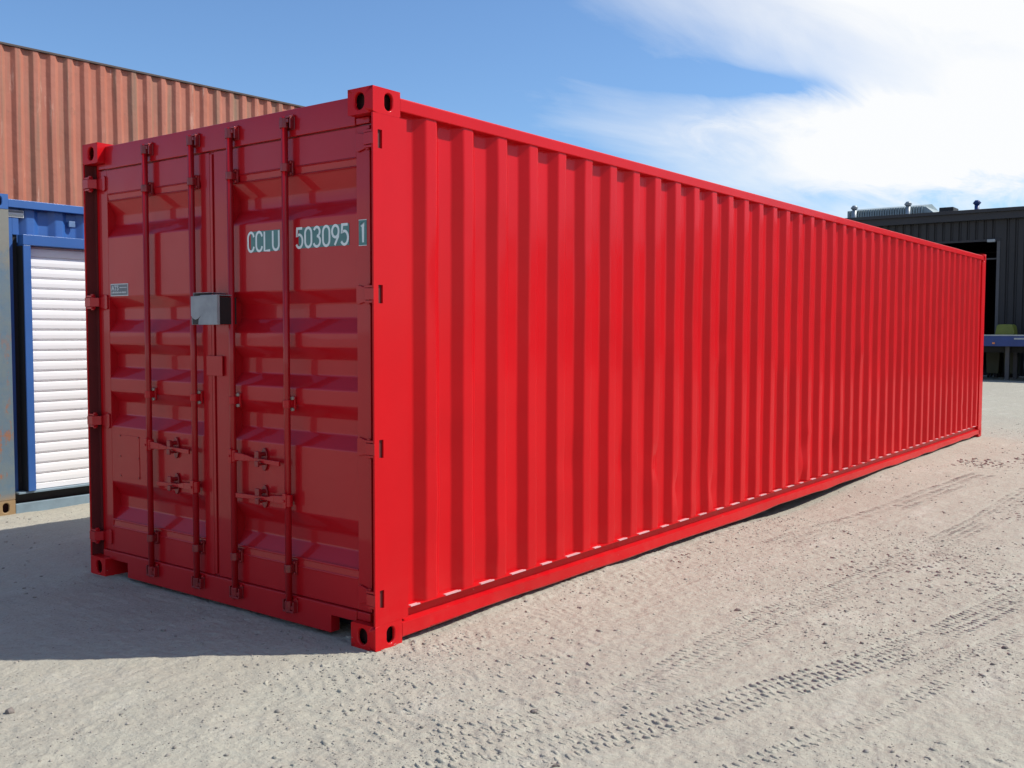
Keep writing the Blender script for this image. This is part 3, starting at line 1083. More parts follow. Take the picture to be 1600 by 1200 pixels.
def handle(door, y_hub, y_end, z, kind):
    X = 0.006
    d = 1 if y_end > y_hub else -1
    bm = bmesh.new()
    # hub around the rod
    bxs(bm, (X - 0.014, y_hub - 0.013, z - 0.037), (X + 0.010, y_hub + 0.013, z + 0.037))
    tube(bm, (0.019, y_hub, z - 0.030), (0.019, y_hub, z + 0.030), 0.024, n=14)
    tube(bm, (X - 0.020, y_hub, z), (X - 0.008, y_hub, z), 0.007, n=10)
    # grip: broad near the hub, thin towards the tip
    def seg(ya, yb, ha, hb, xa, xb, za, zb):
        t = 0.011
        v = []
        for (yy, hh, xx, zz) in ((ya, ha, xa, za), (yb, hb, xb, zb)):
            v.append([bm.verts.new((xx - t / 2, yy, zz - hh)), bm.verts.new((xx + t / 2, yy, zz - hh)),
                      bm.verts.new((xx + t / 2, yy, zz + hh)), bm.verts.new((xx - t / 2, yy, zz + hh))])
        A, B = v
        for i in range(4):
            j = (i + 1) % 4
            bm.faces.new((A[i], A[j], B[j], B[i]))
        bm.faces.new(A[::-1])
        bm.faces.new(B)
    y1 = y_hub + d * 0.10
    y2 = y_hub + d * 0.17
    seg(y_hub + d * 0.010, y1, 0.021, 0.017, X + 0.004, X + 0.010, z, z - 0.003)
    seg(y1, y2, 0.017, 0.008, X + 0.010, X + 0.016, z - 0.003, z - 0.008)
    seg(y2, y_end, 0.009, 0.0125, X + 0.016, X + 0.010, z - 0.008, z - 0.014)
    link('door_handle', bm, REDD, door, 0.003)
    yc = y_hub + d * 0.215
    bm = bmesh.new()
    n_ = 18
    poly = []
    for i in range(n_):
        t = 2 * math.pi * i / n_
        poly.append((yc + 0.024 * math.cos(t), z - 0.006 + 0.060 * math.sin(t)))
    prism(bm, poly, 'x', 0.044, DX)
    bxs(bm, (0.004, yc - 0.012, z - 0.034), (0.046, yc + 0.012, z - 0.024))
    bxs(bm, (-0.006, yc - 0.014, z - 0.040), (0.006, yc + 0.014, z - 0.010))
    tube(bm, (0.006, yc, z + 0.022), (0.050, yc, z + 0.022), 0.012, n=12)
    bxs(bm, (-0.004, yc - 0.016, z + 0.004), (0.012, yc + 0.016, z + 0.040))
    link('handle_catch', bm, REDDK, door, 0.003)


handle(doorL, 1.822, 1.44, 0.838, 0)
handle(doorL, 1.391, 1.745, 0.636, 1)
handle(doorR, 1.058, 0.684, 0.834, 0)
handle(doorR, 0.627, 1.035, 0.642, 1)

# raised blank plate outline on the left leaf
bm = bmesh.new()
bxs(bm, (0.0535, 1.982, 0.618), (0.0562, 2.183, 0.868))
link('blank_plate', bm, REDD, doorL, 0.0008)
for (yy, zz) in ((2.176, 0.862), (1.989, 0.862), (2.176, 0.74), (1.989, 0.74), (2.176, 0.624), (1.989, 0.624)):
    bm = bmesh.new()
    tube(bm, (0.0505, yy, zz), (0.0538, yy, zz), 0.005, n=8)
    link('rivet', bm, REDDK, doorL)


# ---------------- lettering
def text_mesh(name, body, y_left, y_right, z_bot, z_top, x, mat, parent, bold=0.012, plane='x', depth=0.0006):
    cu = bpy.data.curves.new('tmp', 'FONT')
    cu.body = body
    cu.size = 1.0
    cu.offset = bold
    cu.space_character = 1.06
    to = bpy.data.objects.new('tmp', cu)
    COL.objects.link(to)
    dg = bpy.context.evaluated_depsgraph_get()
    me = bpy.data.meshes.new_from_object(to.evaluated_get(dg))
    bpy.data.objects.remove(to)
    co = np.array([v.co[:] for v in me.vertices])
    mn, mx_ = co.min(0), co.max(0)
    for v in me.vertices:
        tx = (v.co.x - mn[0]) / (mx_[0] - mn[0])
        ty = (v.co.y - mn[1]) / (mx_[1] - mn[1])
        if plane == 'x':
            v.co = (x, y_left + (y_right - y_left) * tx, z_bot + (z_top - z_bot) * ty)
        else:
            v.co = (y_left + (y_right - y_left) * tx, x, z_bot + (z_top - z_bot) * ty)
    me.materials.clear()
    me.materials.append(mat)
    me.name = name
    o = bpy.data.objects.new(name, me)
    COL.objects.link(o)
    o.parent = parent
    return o


def arc(cx, cy, rx, ry, a0, a1, n=10):
    return [(cx + rx * math.cos(math.radians(a0 + (a1 - a0) * i / n)), cy + ry * math.sin(math.radians(a0 + (a1 - a0) * i / n))) for i in range(n + 1)]


GLYPH = {   # strokes in a 0..1 by 0..1 cell (x right, y up), drawn as a condensed rounded stencil face
    'C': [arc(.5, .70, .5, .30, 10, 180) + arc(.5, .30, .5, .30, 180, 350)],
    'L': [[(0, 1), (0, 0), (.95, 0)]],
    'U': [[(0, 1), (0, .3)] + arc(.5, .28, .5, .28, 180, 360) + [(1, .3), (1, 1)]],
    '5': [[(.95, 1), (.12, 1), (.06, .56)] + arc(.45, .34, .53, .34, 120, -150, 14)],
    '0': [arc(.5, .70, .5, .30, 0, 180) + arc(.5, .30, .5, .30, 180, 360) + [(1, .7)]],
    '3': [arc(.45, .765, .46, .235, 160, -84), arc(.45, .27, .52, .27, 88, -160, 12)],
    '9': [arc(.5, .70, .5, .30, 0, 360, 16), [(1, .7), (.92, .42), (.40, 0)]],
    '1': [[(.15, .80), (.55, 1), (.55, 0)]],
}


def stroke_text(body, y_left, y_right, z_bot, z_top, x, mat, parent, sw=0.0125, gap=0.40, single_w=None):
    n_ = len(body)
    cw = (y_left - y_right - sw) / (n_ + gap * (n_ - 1)) if single_w is None else single_w
    hh = z_top - z_bot - sw
    for k, ch in enumerate(body):
        bm = bmesh.new()
        oy = y_left - sw / 2 - k * cw * (1 + gap)
        for si, st in enumerate(GLYPH[ch]):
            P2 = [Vector((oy - p[0] * cw, z_bot + sw / 2 + p[1] * hh)) for p in st]
            n2 = len(P2)
            Lf, Rt = [], []
            for i in range(n2):
                a = P2[max(0, i - 1)]
                b = P2[min(n2 - 1, i + 1)]
                d = (b - a).normalized()
                nrm = Vector((-d.y, d.x))
                k2 = 1.0
                if 0 < i < n2 - 1:
                    d1 = (P2[i] - P2[i - 1]).normalized()
                    k2 = min(1.5, 1 / max(0.5, abs(d1.dot(d))))
                Lf.append(bm.verts.new((x - 0.0004 * si, *(P2[i] + nrm * sw / 2 * k2))))
                Rt.append(bm.verts.new((x - 0.0004 * si, *(P2[i] - nrm * sw / 2 * k2))))
            for i in range(n2 - 1):
                bm.faces.new((Lf[i], Lf[i + 1], Rt[i + 1], Rt[i]))
        link('painted_character', bm, mat, parent)


box_part('number_patch', (0.0548, 0.712, 1.889), (0.0560, 0.940, 1.994), GREEN, doorR, 0)
stroke_text('CCLU', 0.968, 0.714, 1.887, 1.996, 0.0544, LETTER, doorR)
box_part('number_patch', (0.0548, 0.215, 1.891), (0.0560, 0.572, 1.992), GREEN, doorR, 0)
stroke_text('503095', 0.594, 0.216, 1.889, 1.995, 0.0544, LETTER, doorR)
box_part('number_patch', (0.0536, 0.098, 1.886), (0.0546, 0.150, 2.001), GREEN, doorR, 0)
stroke_text('1', 0.144, 0.10, 1.892, 1.996, 0.0531, LETTER, doorR, single_w=0.030)
box_part('number_border', (0.0532, 0.098, 2.0012), (0.0546, 0.150, 2.004), LETTER, doorR, 0)
box_part('number_border', (0.0532, 0.098, 1.883), (0.0546, 0.150, 1.8858), LETTER, doorR, 0)
# small placard on the left leaf
box_part('placard', (0.0535, 2.068, 1.690), (0.0560, 2.250, 1.762), PLATE_W, doorL, 0)
box_part('placard', (0.0528, 2.073, 1.695), (0.0534, 2.245, 1.757), PLATE_G, doorL, 0)
text_mesh('lettering', 'ATS', 2.240, 2.165, 1.722, 1.752, 0.0524, PLATE_W, doorL, 0.02)
box_part('placard_print', (0.0522, 2.080, 1.737), (0.0527, 2.155, 1.741), PLATE_W, doorL, 0)
bm = bmesh.new()
rp = random.Random(4)
yy = 2.238
while yy > 2.085:
    wdt = rp.uniform(0.003, 0.009)
    bxs(bm, (0.0522, yy - wdt, 1.706), (0.0527, yy, 1.713 + rp.uniform(0, 0.004)))
    yy -= wdt + rp.uniform(0.002, 0.005)
link('placard_print', bm, PLATE_W, doorL)

# ---------------- lock box across the leaves
bm = bmesh.new()
t = 0.004
x0, x1 = -0.085, 0.040
y0, y1, z0, z1 = 1.040, 1.262, 1.518, 1.672
# front plate with a torn lower corner
poly = [(y0, z0), (1.200, z0), (1.196, z0 + 0.030), (1.176, z0 + 0.046), (1.205, z0 + 0.030), (1.224, z0 + 0.026),
        (1.240, z0 + 0.030), (y1, z0 + 0.046), (y1, z1 - 0.006), (y0, z1)]
prism(bm, poly, 'x', x0, x0 + t)
bxs(bm, (x0 + t + .0002, y0, z0), (x0 + t + 0.014, y0 + t, z1))
bxs(bm, (x0 + t + .0002, y1 - t, z0), (x1, y1, z1 - .006))
bxs(bm, (x0 + t + .0002, y0 + t + .0002, z1 - t), (x1 - 0.03, y1 - 0.075, z1))
bxs(bm, (x0 + 0.010, 1.13, z1 + 0.010), (x1, y1 - 0.006, z1 + 0.013))
bxs(bm, (x0 + 0.010, y1 - 0.0095, z1 - 0.004), (x1, y1 - 0.0062, z1 + 0.0098))
lb = link('lock_box', bm, GREYSTEEL, red, 0.0015)
bm = bmesh.new()
bxs(bm, (x0 + 0.006, y0 + 0.006, z0 + 0.003), (x1, y1 - 0.0045, z1 - 0.0125))
link('lock_box_shade', bm, RECESSDK, lb)  # black block painted in for the shaded inside of the open box

# ------------------------------------------------------------------ blue container with roller shutter
YB = 4.783
BX0 = 0.520
BL = 6.058
blue = empty('shipping_container', (BX0, YB, 0),
             'blue container office with white roller shutter, standing on the dirt left of the red container', 'shipping container',
             None)


def B(x):
    return x - BX0


def bpart(name, a, b, mat, bevel=0.003):
    return box_part(name, (B(a[0]), a[1] - YB, a[2]), (B(b[0]), b[1] - YB, b[2]), mat, blue, bevel)


for xo, sx in ((0, 1), (BL, -1)):
    for yo, sy_ in ((0, 1), (W, -1)):
        for z0 in (0.0, 2.567 - 0.118):
            near = xo == 0 and yo == 0
            corner_casting(blue, xo, yo, z0, sx, sy_, (WPOST if z0 == 0 else BLUE) if near else BLUE)
pp = bpart('corner_post', (BX0, YB + 0.002, 0.1185), (0.700, YB + 0.12, 2.4485), WPOST, 0.004)
pp['label'] = 'faded grey-blue corner post flecked with rust'
bpart('corner_post', (BX0 + BL - 0.17, YB + 0.002, 0.1185), (BX0 + BL - .002, YB + 0.12, 2.4485), BLUE, 0.004)
for xx in (0, BL - .12):
    box_part('corner_post', (xx + .001, W - 0.12, 0.1185), (xx + .12, W - .002, 2.4485), BLUE, blue, 0.004)
bpart('top_side_rail', (BX0 + 0.179, YB + 0.004, 2.468), (BX0 + BL - 0.179, YB + 0.06, 2.532), BLUE, 0.004)
bpart('bottom_side_rail', (BX0 + 0.179, YB - 0.004, -0.01), (BX0 + BL - 0.179, YB + 0.03, 0.080), SILLP, 0.004)
bpart('rail_web', (BX0 + 0.179, YB + 0.055, 0.0), (BX0 + BL - 0.179, YB + 0.07, 0.172), RECESSDK, 0)  # recess wall behind the rail, blackened to carry its shade
# wall: corrugated panel above and beside the shutter
SH0, SH1 = 0.852, 3.05
prb = corr_profile(0.75, 5.9, 0.243, 0.868, 0.062, 0.050, 0.052, 0.088)
corr_sheet('side_wall', [(B(x), y) for x, y in prb if x <= SH1 + .1], 2.14, 2.469, 3, BLUE, blue)
corr_sheet('side_wall', [(B(x), y) for x, y in prb if x > SH1 + 0.05], 0.172, 2.469, 6, BLUE, blue)
bpart('wall_plate', (0.7005, YB + 0.048, 0.174), (0.748, YB + 0.062, 2.467), BLUE, 0.002)
bpart('wall_plate', (0.7485, YB + 0.048, 2.2565), (0.80, YB + 0.062, 2.467), BLUE, 0.002)
bpart('reveal_shade', (0.742, YB + 0.063, 0.174), (0.7895, YB + 0.075, 2.256), RECESSDK, 0)  # black plates here and below paint in the jamb's shaded side
bpart('reveal_shade', (0.7855, YB - 0.030, 0.178), (0.7895, YB + 0.062, 2.165), RECESSDK, 0)
bpart('header_plate', (0.7905, YB + 0.0905, 2.14), (SH1 + 0.06, YB + 0.095, 2.469), BLUE, 0)
# frame of the shutter
bpart('door_jamb', (0.790, YB - 0.040, 0.176), (SH0, YB + 0.10, 2.171), BLUE, 0.004)
bpart('door_jamb', (SH1, YB - 0.040, 0.176), (SH1 + 0.06, YB + 0.10, 2.171), BLUE, 0.004)
bpart('door_lintel', (0.788, YB - 0.043, 2.1715), (SH1 + 0.062, YB + 0.0500, 2.256), BLUE, 0.004)
bpart('door_sill', (0.72, YB - 0.020, 0.158), (SH1 + 0.06, YB + 0.10, 0.1735), SILLP, 0.002)
# shutter: one object per curved slat
shutter = bpart('roller_shutter', (SH0 + .001, YB + 0.060, 2.125), (SH1 - .001, YB + 0.075, 2.170), WHITE, 0)
shutter['label'] = 'white ribbed roller shutter'
pitch_s = 0.0846
bm = bmesh.new()
prof = []
for (yd, z) in ((0.046, 0.0), (0.034, 0.006), (0.031, 0.012), (0.029, 0.040), (0.031, 0.066), (0.033, 0.071), (0.046, 0.0765), (0.046, pitch_s)):
    prof.append((yd, z))
rows = []
for (yd, z) in prof:
    rows.append([bm.verts.new((B(SH0 + .001), yd, z)), bm.verts.new((B(SH1 - .001), yd, z))])
for i in range(len(rows) - 1):
    f = bm.faces.new((rows[i][0], rows[i][1], rows[i + 1][1], rows[i + 1][0]))
slat = link('slat', bm, WHITE, shutter, 0)
z = 0.222
slat.location = (0, 0, z)
while z < 2.05:
    z += pitch_s
    c2 = slat.copy()
    COL.objects.link(c2)
    c2.location = (0, 0, z)
bb = box_part('bottom_bar', (B(SH0 + .001), 0.028, 0.176), (B(SH1 - .001), 0.050, 0.2215), WHITE, shutter, 0.003)
# placards and a patch
bpart('placard', (0.701, YB + 0.0425, 2.395), (0.842, YB + 0.0475, 2.452), PLATE_W, 0)
bpart('placard', (0.701, YB + 0.0405, 2.432), (0.838, YB + 0.042, 2.448), PLATE_G, 0)
bpart('placard', (0.701, YB + 0.0405, 2.4005), (0.838, YB + 0.042, 2.418), PLATE_G, 0)
bpart('vent_cover', (1.225, YB + 0.045, 2.355), (1.280, YB + 0.066, 2.405), BLUEG, 0.003)
bpart('side_wall', (BX0 + 0.12, YB + W - 0.06, 0.15), (BX0 + BL - 0.12, YB + W - 0.02, 2.5), BLUE, 0)
bpart('end_wall', (BX0 + 0.02, YB + 0.12, 0.1185), (BX0 + 0.05, YB + W - 0.12, 2.5), BLUE, 0)
bpart('end_wall', (BX0 + BL - 0.05, YB + 0.12, 0.1185), (BX0 + BL - 0.02, YB + W - 0.12, 2.5), BLUE, 0)
bpart('roof', (BX0 + 0.03, YB + 0.062, 2.505), (BX0 + BL - 0.03, YB + W - 0.03, 2.530), BLUE, 0)

# ------------------------------------------------------------------ terracotta containers, two high
TROT = math.radians(-3.4)


def terra_container(z0, label):
    o = empty('shipping_container', (-2.6, 10.10, z0), label, 'shipping container', 'terracotta containers stacked two high', TROT)
    hh = 2.591
    for xo, sx in ((0, 1), (L, -1)):
        for yo, sy_ in ((0, 1), (W, -1)):
            for zz in (0.0, hh - 0.118):
                corner_casting(o, xo, yo, zz + (0.0001), sx, sy_, TERRA) if zz > 1 else box_part(
                    'corner_casting', (xo, yo, 0), (xo + sx * .178, yo + sy_ * .162, .118), TERRA, o, 0.005)
            box_part('corner_post', (xo + sx * .001, yo + sy_ * .001, .1185), (xo + sx * .16, yo + sy_ * .1, hh - .1185), TERRA, o, 0.004)
    for yf, sg in ((0, 1), (W, -1)):
        box_part('top_side_rail', (.179, yf + sg * .000, hh - 0.045), (L - .179, yf + sg * .06, hh - 0.018), TERRA_RAIL, o, 0.003)
        box_part('bottom_side_rail', (.179, yf + sg * .002, 0.02), (L - .179, yf + sg * .05, 0.16), TERRA, o, 0.003)
    k0 = 0.165
    pr = corr_profile(.161, L - .161, 0.2285, k0, 0.062, 0.048, 0.012, 0.050, 0.008)

    def disp(X, Y, Z):
        d = 0.008 * vnoise(X * 2.2 + z0, Z * 1.6 + 3) + 0.006 * vnoise(X * 7, Z * 5 + 9)
        e = sstep(0.16, 0.3, Z) * (1 - sstep(hh - .2, hh - .06, Z))
        return 0.008 * vnoise(X * 3, Z * 1.3 + 8) * e, d * e
    corr_sheet('side_wall', pr, 0.155, hh - 0.048, 30, TERRA, o, disp=disp)
    corr_sheet('side_wall', [(x, W - y) for x, y in pr], 0.155, hh - 0.048, 3, TERRA, o, flip=True)
    box_part('end_wall', (0.02, 0.101, 0.12), (0.05, W - 0.101, hh - 0.03), TERRA, o, 0)
    box_part('end_wall', (L - 0.05, 0.101, 0.12), (L - 0.02, W - 0.101, hh - 0.03), TERRA, o, 0)
    box_part('roof', (0.03, 0.061, hh - 0.035), (L - 0.03, W - 0.061, hh - 0.020), TERRA, o, 0)
    box_part('floor', (0.06, 0.06, 0.12), (L - 0.06, W - 0.06, 0.15), WOODF, o, 0)
    return o


terra_container(0.0, 'terracotta container at the bottom of its stack, hidden behind the blue container')
terra_container(2.592, 'faded terracotta corrugated container with grime streaks, rising behind the blue container at left')

# ------------------------------------------------------------------ warehouse
WX = 34.0
wh = empty('warehouse', (WX, 0, 0), 'dark charcoal corrugated warehouse with an open doorway behind the far end of the red container', 'warehouse')
HY0, HY1 = -26.0, 34.0
ZF = 5.70
DY0, DY1, DZ = 4.25, 9.3, 4.60


def rib_wall(name, y0, y1, z0, z1, pitch=0.27):
    bm = bmesh.new()
    y = y0
    seq = []
    while y < y1 - pitch:
        seq += [(0.0, y), (0.0, y + pitch * .62), (0.045, y + pitch * .72), (0.045, y + pitch * .90)]
        y += pitch
    seq += [(0, y), (0, y1)]
    pv = None
    for (x, yy) in seq:
        row = [bm.verts.new((x, yy, z0)), bm.verts.new((x, yy, z1))]
        if pv:
            bm.faces.new((pv[0], pv[1], row[1], row[0]))
        pv = row
    return link(name, bm, CLAD, wh)


rib_wall('wall', HY0, DY0 - 0.10, 0.0, 5.33)
rib_wall('wall', DY1 + 0.10, HY1, 0.0, 5.33)
rib_wall('wall', DY0 - 0.10, DY1 + 0.10, DZ + 0.08, 5.33)
box_part('fascia', (-0.22, HY0, 5.33), (0.06, HY1, ZF), CLAD2, wh, 0.01)
box_part('gutter', (-0.32, HY0, ZF - 0.13), (-0.221, HY1, ZF - 0.01), CLAD2, wh, 0.01)
box_part('door_frame', (-0.03, DY0 - 0.10, 0), (0.10, DY0, DZ), DGREY, wh, 0.005)
box_part('door_frame', (-0.03, DY1, 0), (0.10, DY1 + 0.10, DZ), DGREY, wh, 0.005)
box_part('door_frame', (-0.03, DY0 - 0.10, DZ), (0.10, DY1 + 0.10, DZ + 0.08), CLAD2, wh, 0.005)
box_part('floodlight', (-0.20, DY0 + 0.03, DZ - 0.04), (-0.04, DY0 + 0.28, DZ + 0.06), GALV, wh, 0.01)
box_part('door_rail', (0.3, DY0 + 0.002, 4.00), (0.36, DY1, 4.05), DGREY, wh, 0)
for (a, b) in (((0.11, HY0, 0), (0.2, DY0 - 0.11, 5.69)), ((0.11, DY1 + .11, 0), (0.2, HY1, 5.69)), ((0.11, DY0 - .1, DZ + .1), (0.2, DY1 + .1, 5.69)),
               ((20, HY0, 0), (20.2, HY1, 5.69)), ((0.2, HY0, 0), (19.9, HY0 + .2, 5.69)), ((0.2, HY1 - .2, 0), (19.9, HY1, 5.69))):
    box_part('inner_wall', a, b, DARK, wh, 0)
box_part('floor', (0.2, HY0 + .3, 0.02), (19.9, HY1 - .3, 0.06), DARK, wh, 0)
bm = bmesh.new()
prism(bm, [(-0.2, ZF + .002), (10.0, ZF + 0.55), (20.3, ZF + .002)], 'y', HY0 + .02, HY1 - .02)
link('roof', bm, CLAD2, wh)
# raised roof monitor with pale teal sheeting seen over the fascia
bm = bmesh.new()
nb = 30
for i in range(nb):
    y = 7.72 + i * 0.098
    bxs(bm, (3.72, y, 5.98), (3.78, y + 0.06, 6.42 - 0.0))
prism(bm, [(3.8, 5.98), (3.8, 6.42), (5.0, 6.62), (6.2, 6.42), (6.2, 5.98)], 'y', 7.70, 10.68)
link('roof_monitor', bm, ROOFT, wh, 0)
bm = bmesh.new()
prism(bm, [(7.20, 6.05), (7.699, 6.05), (7.699, 6.40), (7.62, 6.40)], 'x', 3.80, 6.2)
link('roof_monitor', bm, ROOFT, wh, 0)


def vent(x, y, z0, z1, mat):
    bm = bmesh.new()
    tube(bm, (x, y, z0), (x, y, z1 - 0.16), 0.085, n=14)
    tube(bm, (x, y, z1 - 0.16), (x, y, z1 - 0.10), 0.10, 0.15, n=14)
    tube(bm, (x, y, z1 - 0.10), (x, y, z1), 0.15, 0.07, n=14)
    return link('roof_vent', bm, mat, wh)


vent(3.5, 10.30, 5.6, 6.60, GALV)
vent(3.5, 8.20, 5.6, 6.60, GALV)
vent(3.5, 5.69, 5.6, 6.46, TRBLUE)
box_part('roof_unit', (3.4, 6.50, 5.8), (4.2, 7.02, 6.27), CLAD, wh, 0.02)

# ------------------------------------------------------------------ flatbed trailer
TX = 30.0
tr = empty('flatbed_trailer', (TX, 3.0, 0), 'blue flatbed trailer parked across the warehouse doorway', 'trailer')
box_part('side_beam', (0, -8.5, 1.06), (0.10, 3.5, 1.375), TRBLUE, tr, 0.01)
box_part('side_beam', (2.35, -8.5, 1.06), (2.45, 3.5, 1.375), TRBLUE, tr, 0.01)
box_part('deck', (-0.01, -8.5, 1.376), (2.46, 3.5, 1.41), GALV, tr, 0.004)
for yy in (-8.4, -5.4, -2.4, 0.6, 3.2):
    box_part('cross_member', (0.101, yy, 1.10), (2.349, yy + 0.1, 1.36), TRBLUE, tr, 0)
for xx in (0.7, 1.65):
    box_part('chassis_beam', (xx, -8.3, 0.86), (xx + 0.12, 3.3, 1.0995), TYRE, tr, 0)
box_part('landing_leg', (0.55, 0.12, 0.0), (0.67, 0.24, 1.09), DGREY, tr, 0.005)
box_part('landing_leg', (1.80, 0.12, 0.0), (1.92, 0.24, 1.09), DGREY, tr, 0.005)
box_part('marker_light', (-0.03, 0.43, 1.13), (0.0, 0.50, 1.18), ORANGE, tr, 0.004)
box_part('name_plate', (-0.012, -0.42, 1.27), (-0.0005, -0.10, 1.32), GALV, tr, 0)
for yy in (-0.85, -2.05, -3.25):
    for xx in (0.08, 2.0):
        bm = bmesh.new()
        tube(bm, (xx, yy, 0.50), (xx + 0.34, yy, 0.50), 0.50, n=28)
        wl = link('wheel', bm, TYRE, tr, 0.03)
        bm = bmesh.new()
        tube(bm, (xx - 0.01, yy, 0.50), (xx + 0.35, yy, 0.50), 0.27, 0.27, n=20)
        link('rim', bm, GALV, wl, 0.01)

# olive equipment behind the trailer
hp = empty('hopper', (33.0, 3.69, 0), 'olive green hopper with a tapered hood showing above the blue trailer deck', 'hopper')
bm = bmesh.new()
hx, hy = 0.42, 0.34
lv = [(0.0, 0.62), (0.46, 0.62), (0.52, 0.60), (1.02, 0.40), (1.34, 0.36)]
bm = bmesh.new()
prism(bm, [(-0.30, 1.0), (0.30, 1.0), (0.29, 1.45), (0.25, 1.70), (0.19, 1.75), (-0.19, 1.75), (-0.25, 1.70), (-0.29, 1.45)], 'x', -0.3, 0.3)
link('hood', bm, OLIVE, hp, 0.03)
box_part('frame', (-0.1, -0.34, 0.0), (0.3, 0.34, 0.999), CLAD, hp, 0.02)
g = 'olive bins under the trailer'
for (yy, lab) in ((3.93, 'dull olive bin left of the landing leg beneath the trailer'), (3.40, 'dull olive bin right of the landing leg beneath the trailer')):
    e = empty('bin', (32.5, yy, 0), lab, 'bin', g)
    bm = bmesh.new()
    prism(bm, [(-0.18, 0.14), (0.18, 0.14), (0.215, 0.86), (-0.215, 0.86)], 'x', -0.25, 0.25)
    link('body', bm, OLIVED, e, 0.02)
    bm = bmesh.new()
    prism(bm, [(-0.24, 0.861), (0.24, 0.861), (0.22, 0.93), (0.0, 0.965), (-0.22, 0.93)], 'x', -0.29, 0.29)
    link('lid', bm, OLIVE, e, 0.01)
    for dy in (-0.13, 0.13):
        bm = bmesh.new()
        for dx in (-0.22, 0.22):
            bm = bmesh.new()
            tube(bm, (dx, dy - 0.03, 0.07), (dx, dy + 0.03, 0.07), 0.068, n=14)
            link('castor', bm, TYRE, e)

# ------------------------------------------------------------------ tyre prints: small steep ridges of pressed dirt
def ridge_set(name, items):
    """items: (x, y, heading, width, height, ramp); steep on the side facing back along the heading"""
    A = np.array(items)
    n_ = len(A)
    K = 6
    rng = np.random.default_rng(12)
    t = np.linspace(-0.5, 0.5, K)[None, :]
    hd = A[:, 2][:, None]
    wd, ht, rp_ = A[:, 3][:, None], A[:, 4][:, None], A[:, 5][:, None]
    env = np.sqrt(np.clip(1 - (2 * t) ** 4, 0, 1)) * (1 + 0.13 * rng.standard_normal((n_, K)))
    bow = (rng.normal(0, 0.004, (n_, 1)) + 0.012 * wd / 0.04 * 0.5) * (2 * t) ** 2 + rng.normal(0, 0.0018, (n_, K))
    lx = t * wd
    pts = []
    for (al, hz) in ((-0.0035, -0.004), (0.0, 1.0), (0.006, 0.86), (1.0, -0.004)):
        a_ = bow + (al if al != 1.0 else 0) + (rp_ if al == 1.0 else 0)
        h_ = (ht * env * hz) if hz > 0 else np.full((n_, K), hz)
        if hz > 0:
            h_ = np.where(np.abs(t) > 0.49, -0.002, h_)
        px = A[:, 0][:, None] + a_ * np.cos(hd) - lx * np.sin(hd)
        py = A[:, 1][:, None] + a_ * np.sin(hd) + lx * np.cos(hd)
        pz = ground_height(px, py) + h_
        pts.append(np.stack([px, py, pz], -1))
    P4 = np.stack(pts, 2)                      # n, K, 4, 3
    co = P4.reshape(-1, 3).astype(np.float32)
    idx = np.arange(n_ * K * 4).reshape(n_, K, 4)
    q = np.stack([idx[:, :-1, :-1], idx[:, 1:, :-1], idx[:, 1:, 1:], idx[:, :-1, 1:]], -1).reshape(-1, 4)[:, ::-1]
    me = bpy.data.meshes.new(name)
    me.vertices.add(len(co))
    me.vertices.foreach_set('co', co.ravel())
    me.loops.add(len(q) * 4)
    me.loops.foreach_set('vertex_index', q.ravel().astype(np.int32))
    me.polygons.add(len(q))
    me.polygons.foreach_set('loop_start', np.arange(0, len(q) * 4, 4, dtype=np.int32))
    me.polygons.foreach_set('loop_total', np.full(len(q), 4, dtype=np.int32))
    me.update()
    me.materials.append(GROUND)
    o = bpy.data.objects.new(name, me)
    COL.objects.link(o)
    o['kind'] = 'stuff'
    return o


items = []
rg = random.Random(21)
for pts_, hw, dep, rows_, strength in TRACKS:
    acc = 0.0
    total = sum(float(np.hypot(*(pts_[i + 1] - pts_[i]))) for i in range(len(pts_) - 1))
    pitch_ = 0.043
    for i in range(len(pts_) - 1):
        a, b = pts_[i], pts_[i + 1]
        d = b - a
        Ls = float(np.hypot(*d))
        d = d / Ls
        hd = math.atan2(d[1], d[0])
        for r_ in range(rows_):
            lat_ = -hw + (r_ + 0.5) * 2 * hw / rows_
            k_ = math.ceil((acc - r_ * pitch_ * 0.5) / pitch_)
            while k_ * pitch_ + r_ * pitch_ * 0.5 < acc + Ls:
                sa_ = k_ * pitch_ + r_ * pitch_ * 0.5
                k_ += 1
                tt = sa_ - acc
                x = a[0] + d[0] * tt - d[1] * lat_ + rg.gauss(0, 0.0022)
                y = a[1] + d[1] * tt + d[0] * lat_ + rg.gauss(0, 0.0022)
                wv = 0.62 + 1.5 * float(vnoise(np.array([x * 2.3 + 11 + rows_]), np.array([y * 5 + 3]))[0])
                wv = min(1.0, max(0.0, wv)) * strength * (0.75 + 0.5 * rg.random())
                if wv < 0.16 or rg.random() < 0.07:
                    continue
                items.append((x, y, hd + rg.gauss(0.10, 0.10), 2 * hw / rows_ * rg.uniform(0.78, 1.06),
                              0.0072 * wv * rg.uniform(0.75, 1.1), rg.uniform(0.018, 0.030)))
        acc += Ls
ridge_set('tyre_print', items)
items = []
for _ in range(13000):
    x = -1.6 + 12.5 * rg.random() ** 0.85
    y = rg.uniform(-3.2, -0.15) if x > 0.1 else rg.uniform(-3.0, 0.4)
    pn_ = float(vnoise(np.array([x * 0.9 + 3]), np.array([y * 1.6 + 90]))[0])
    if pn_ < rg.uniform(-0.05, 0.42):
        continue
    if x < 2.6 and rg.random() < 0.62:
        continue
    items.append((x, y, -0.30 + rg.gauss(0, 0.22), rg.uniform(0.012, 0.055) * (1 + max(0, x - 3) * 0.05), rg.uniform(0.0025, 0.0080) * (1 + max(0, x - 3) * 0.10), rg.uniform(0.012, 0.03)))
ridge_set('scuffed_dirt', items)

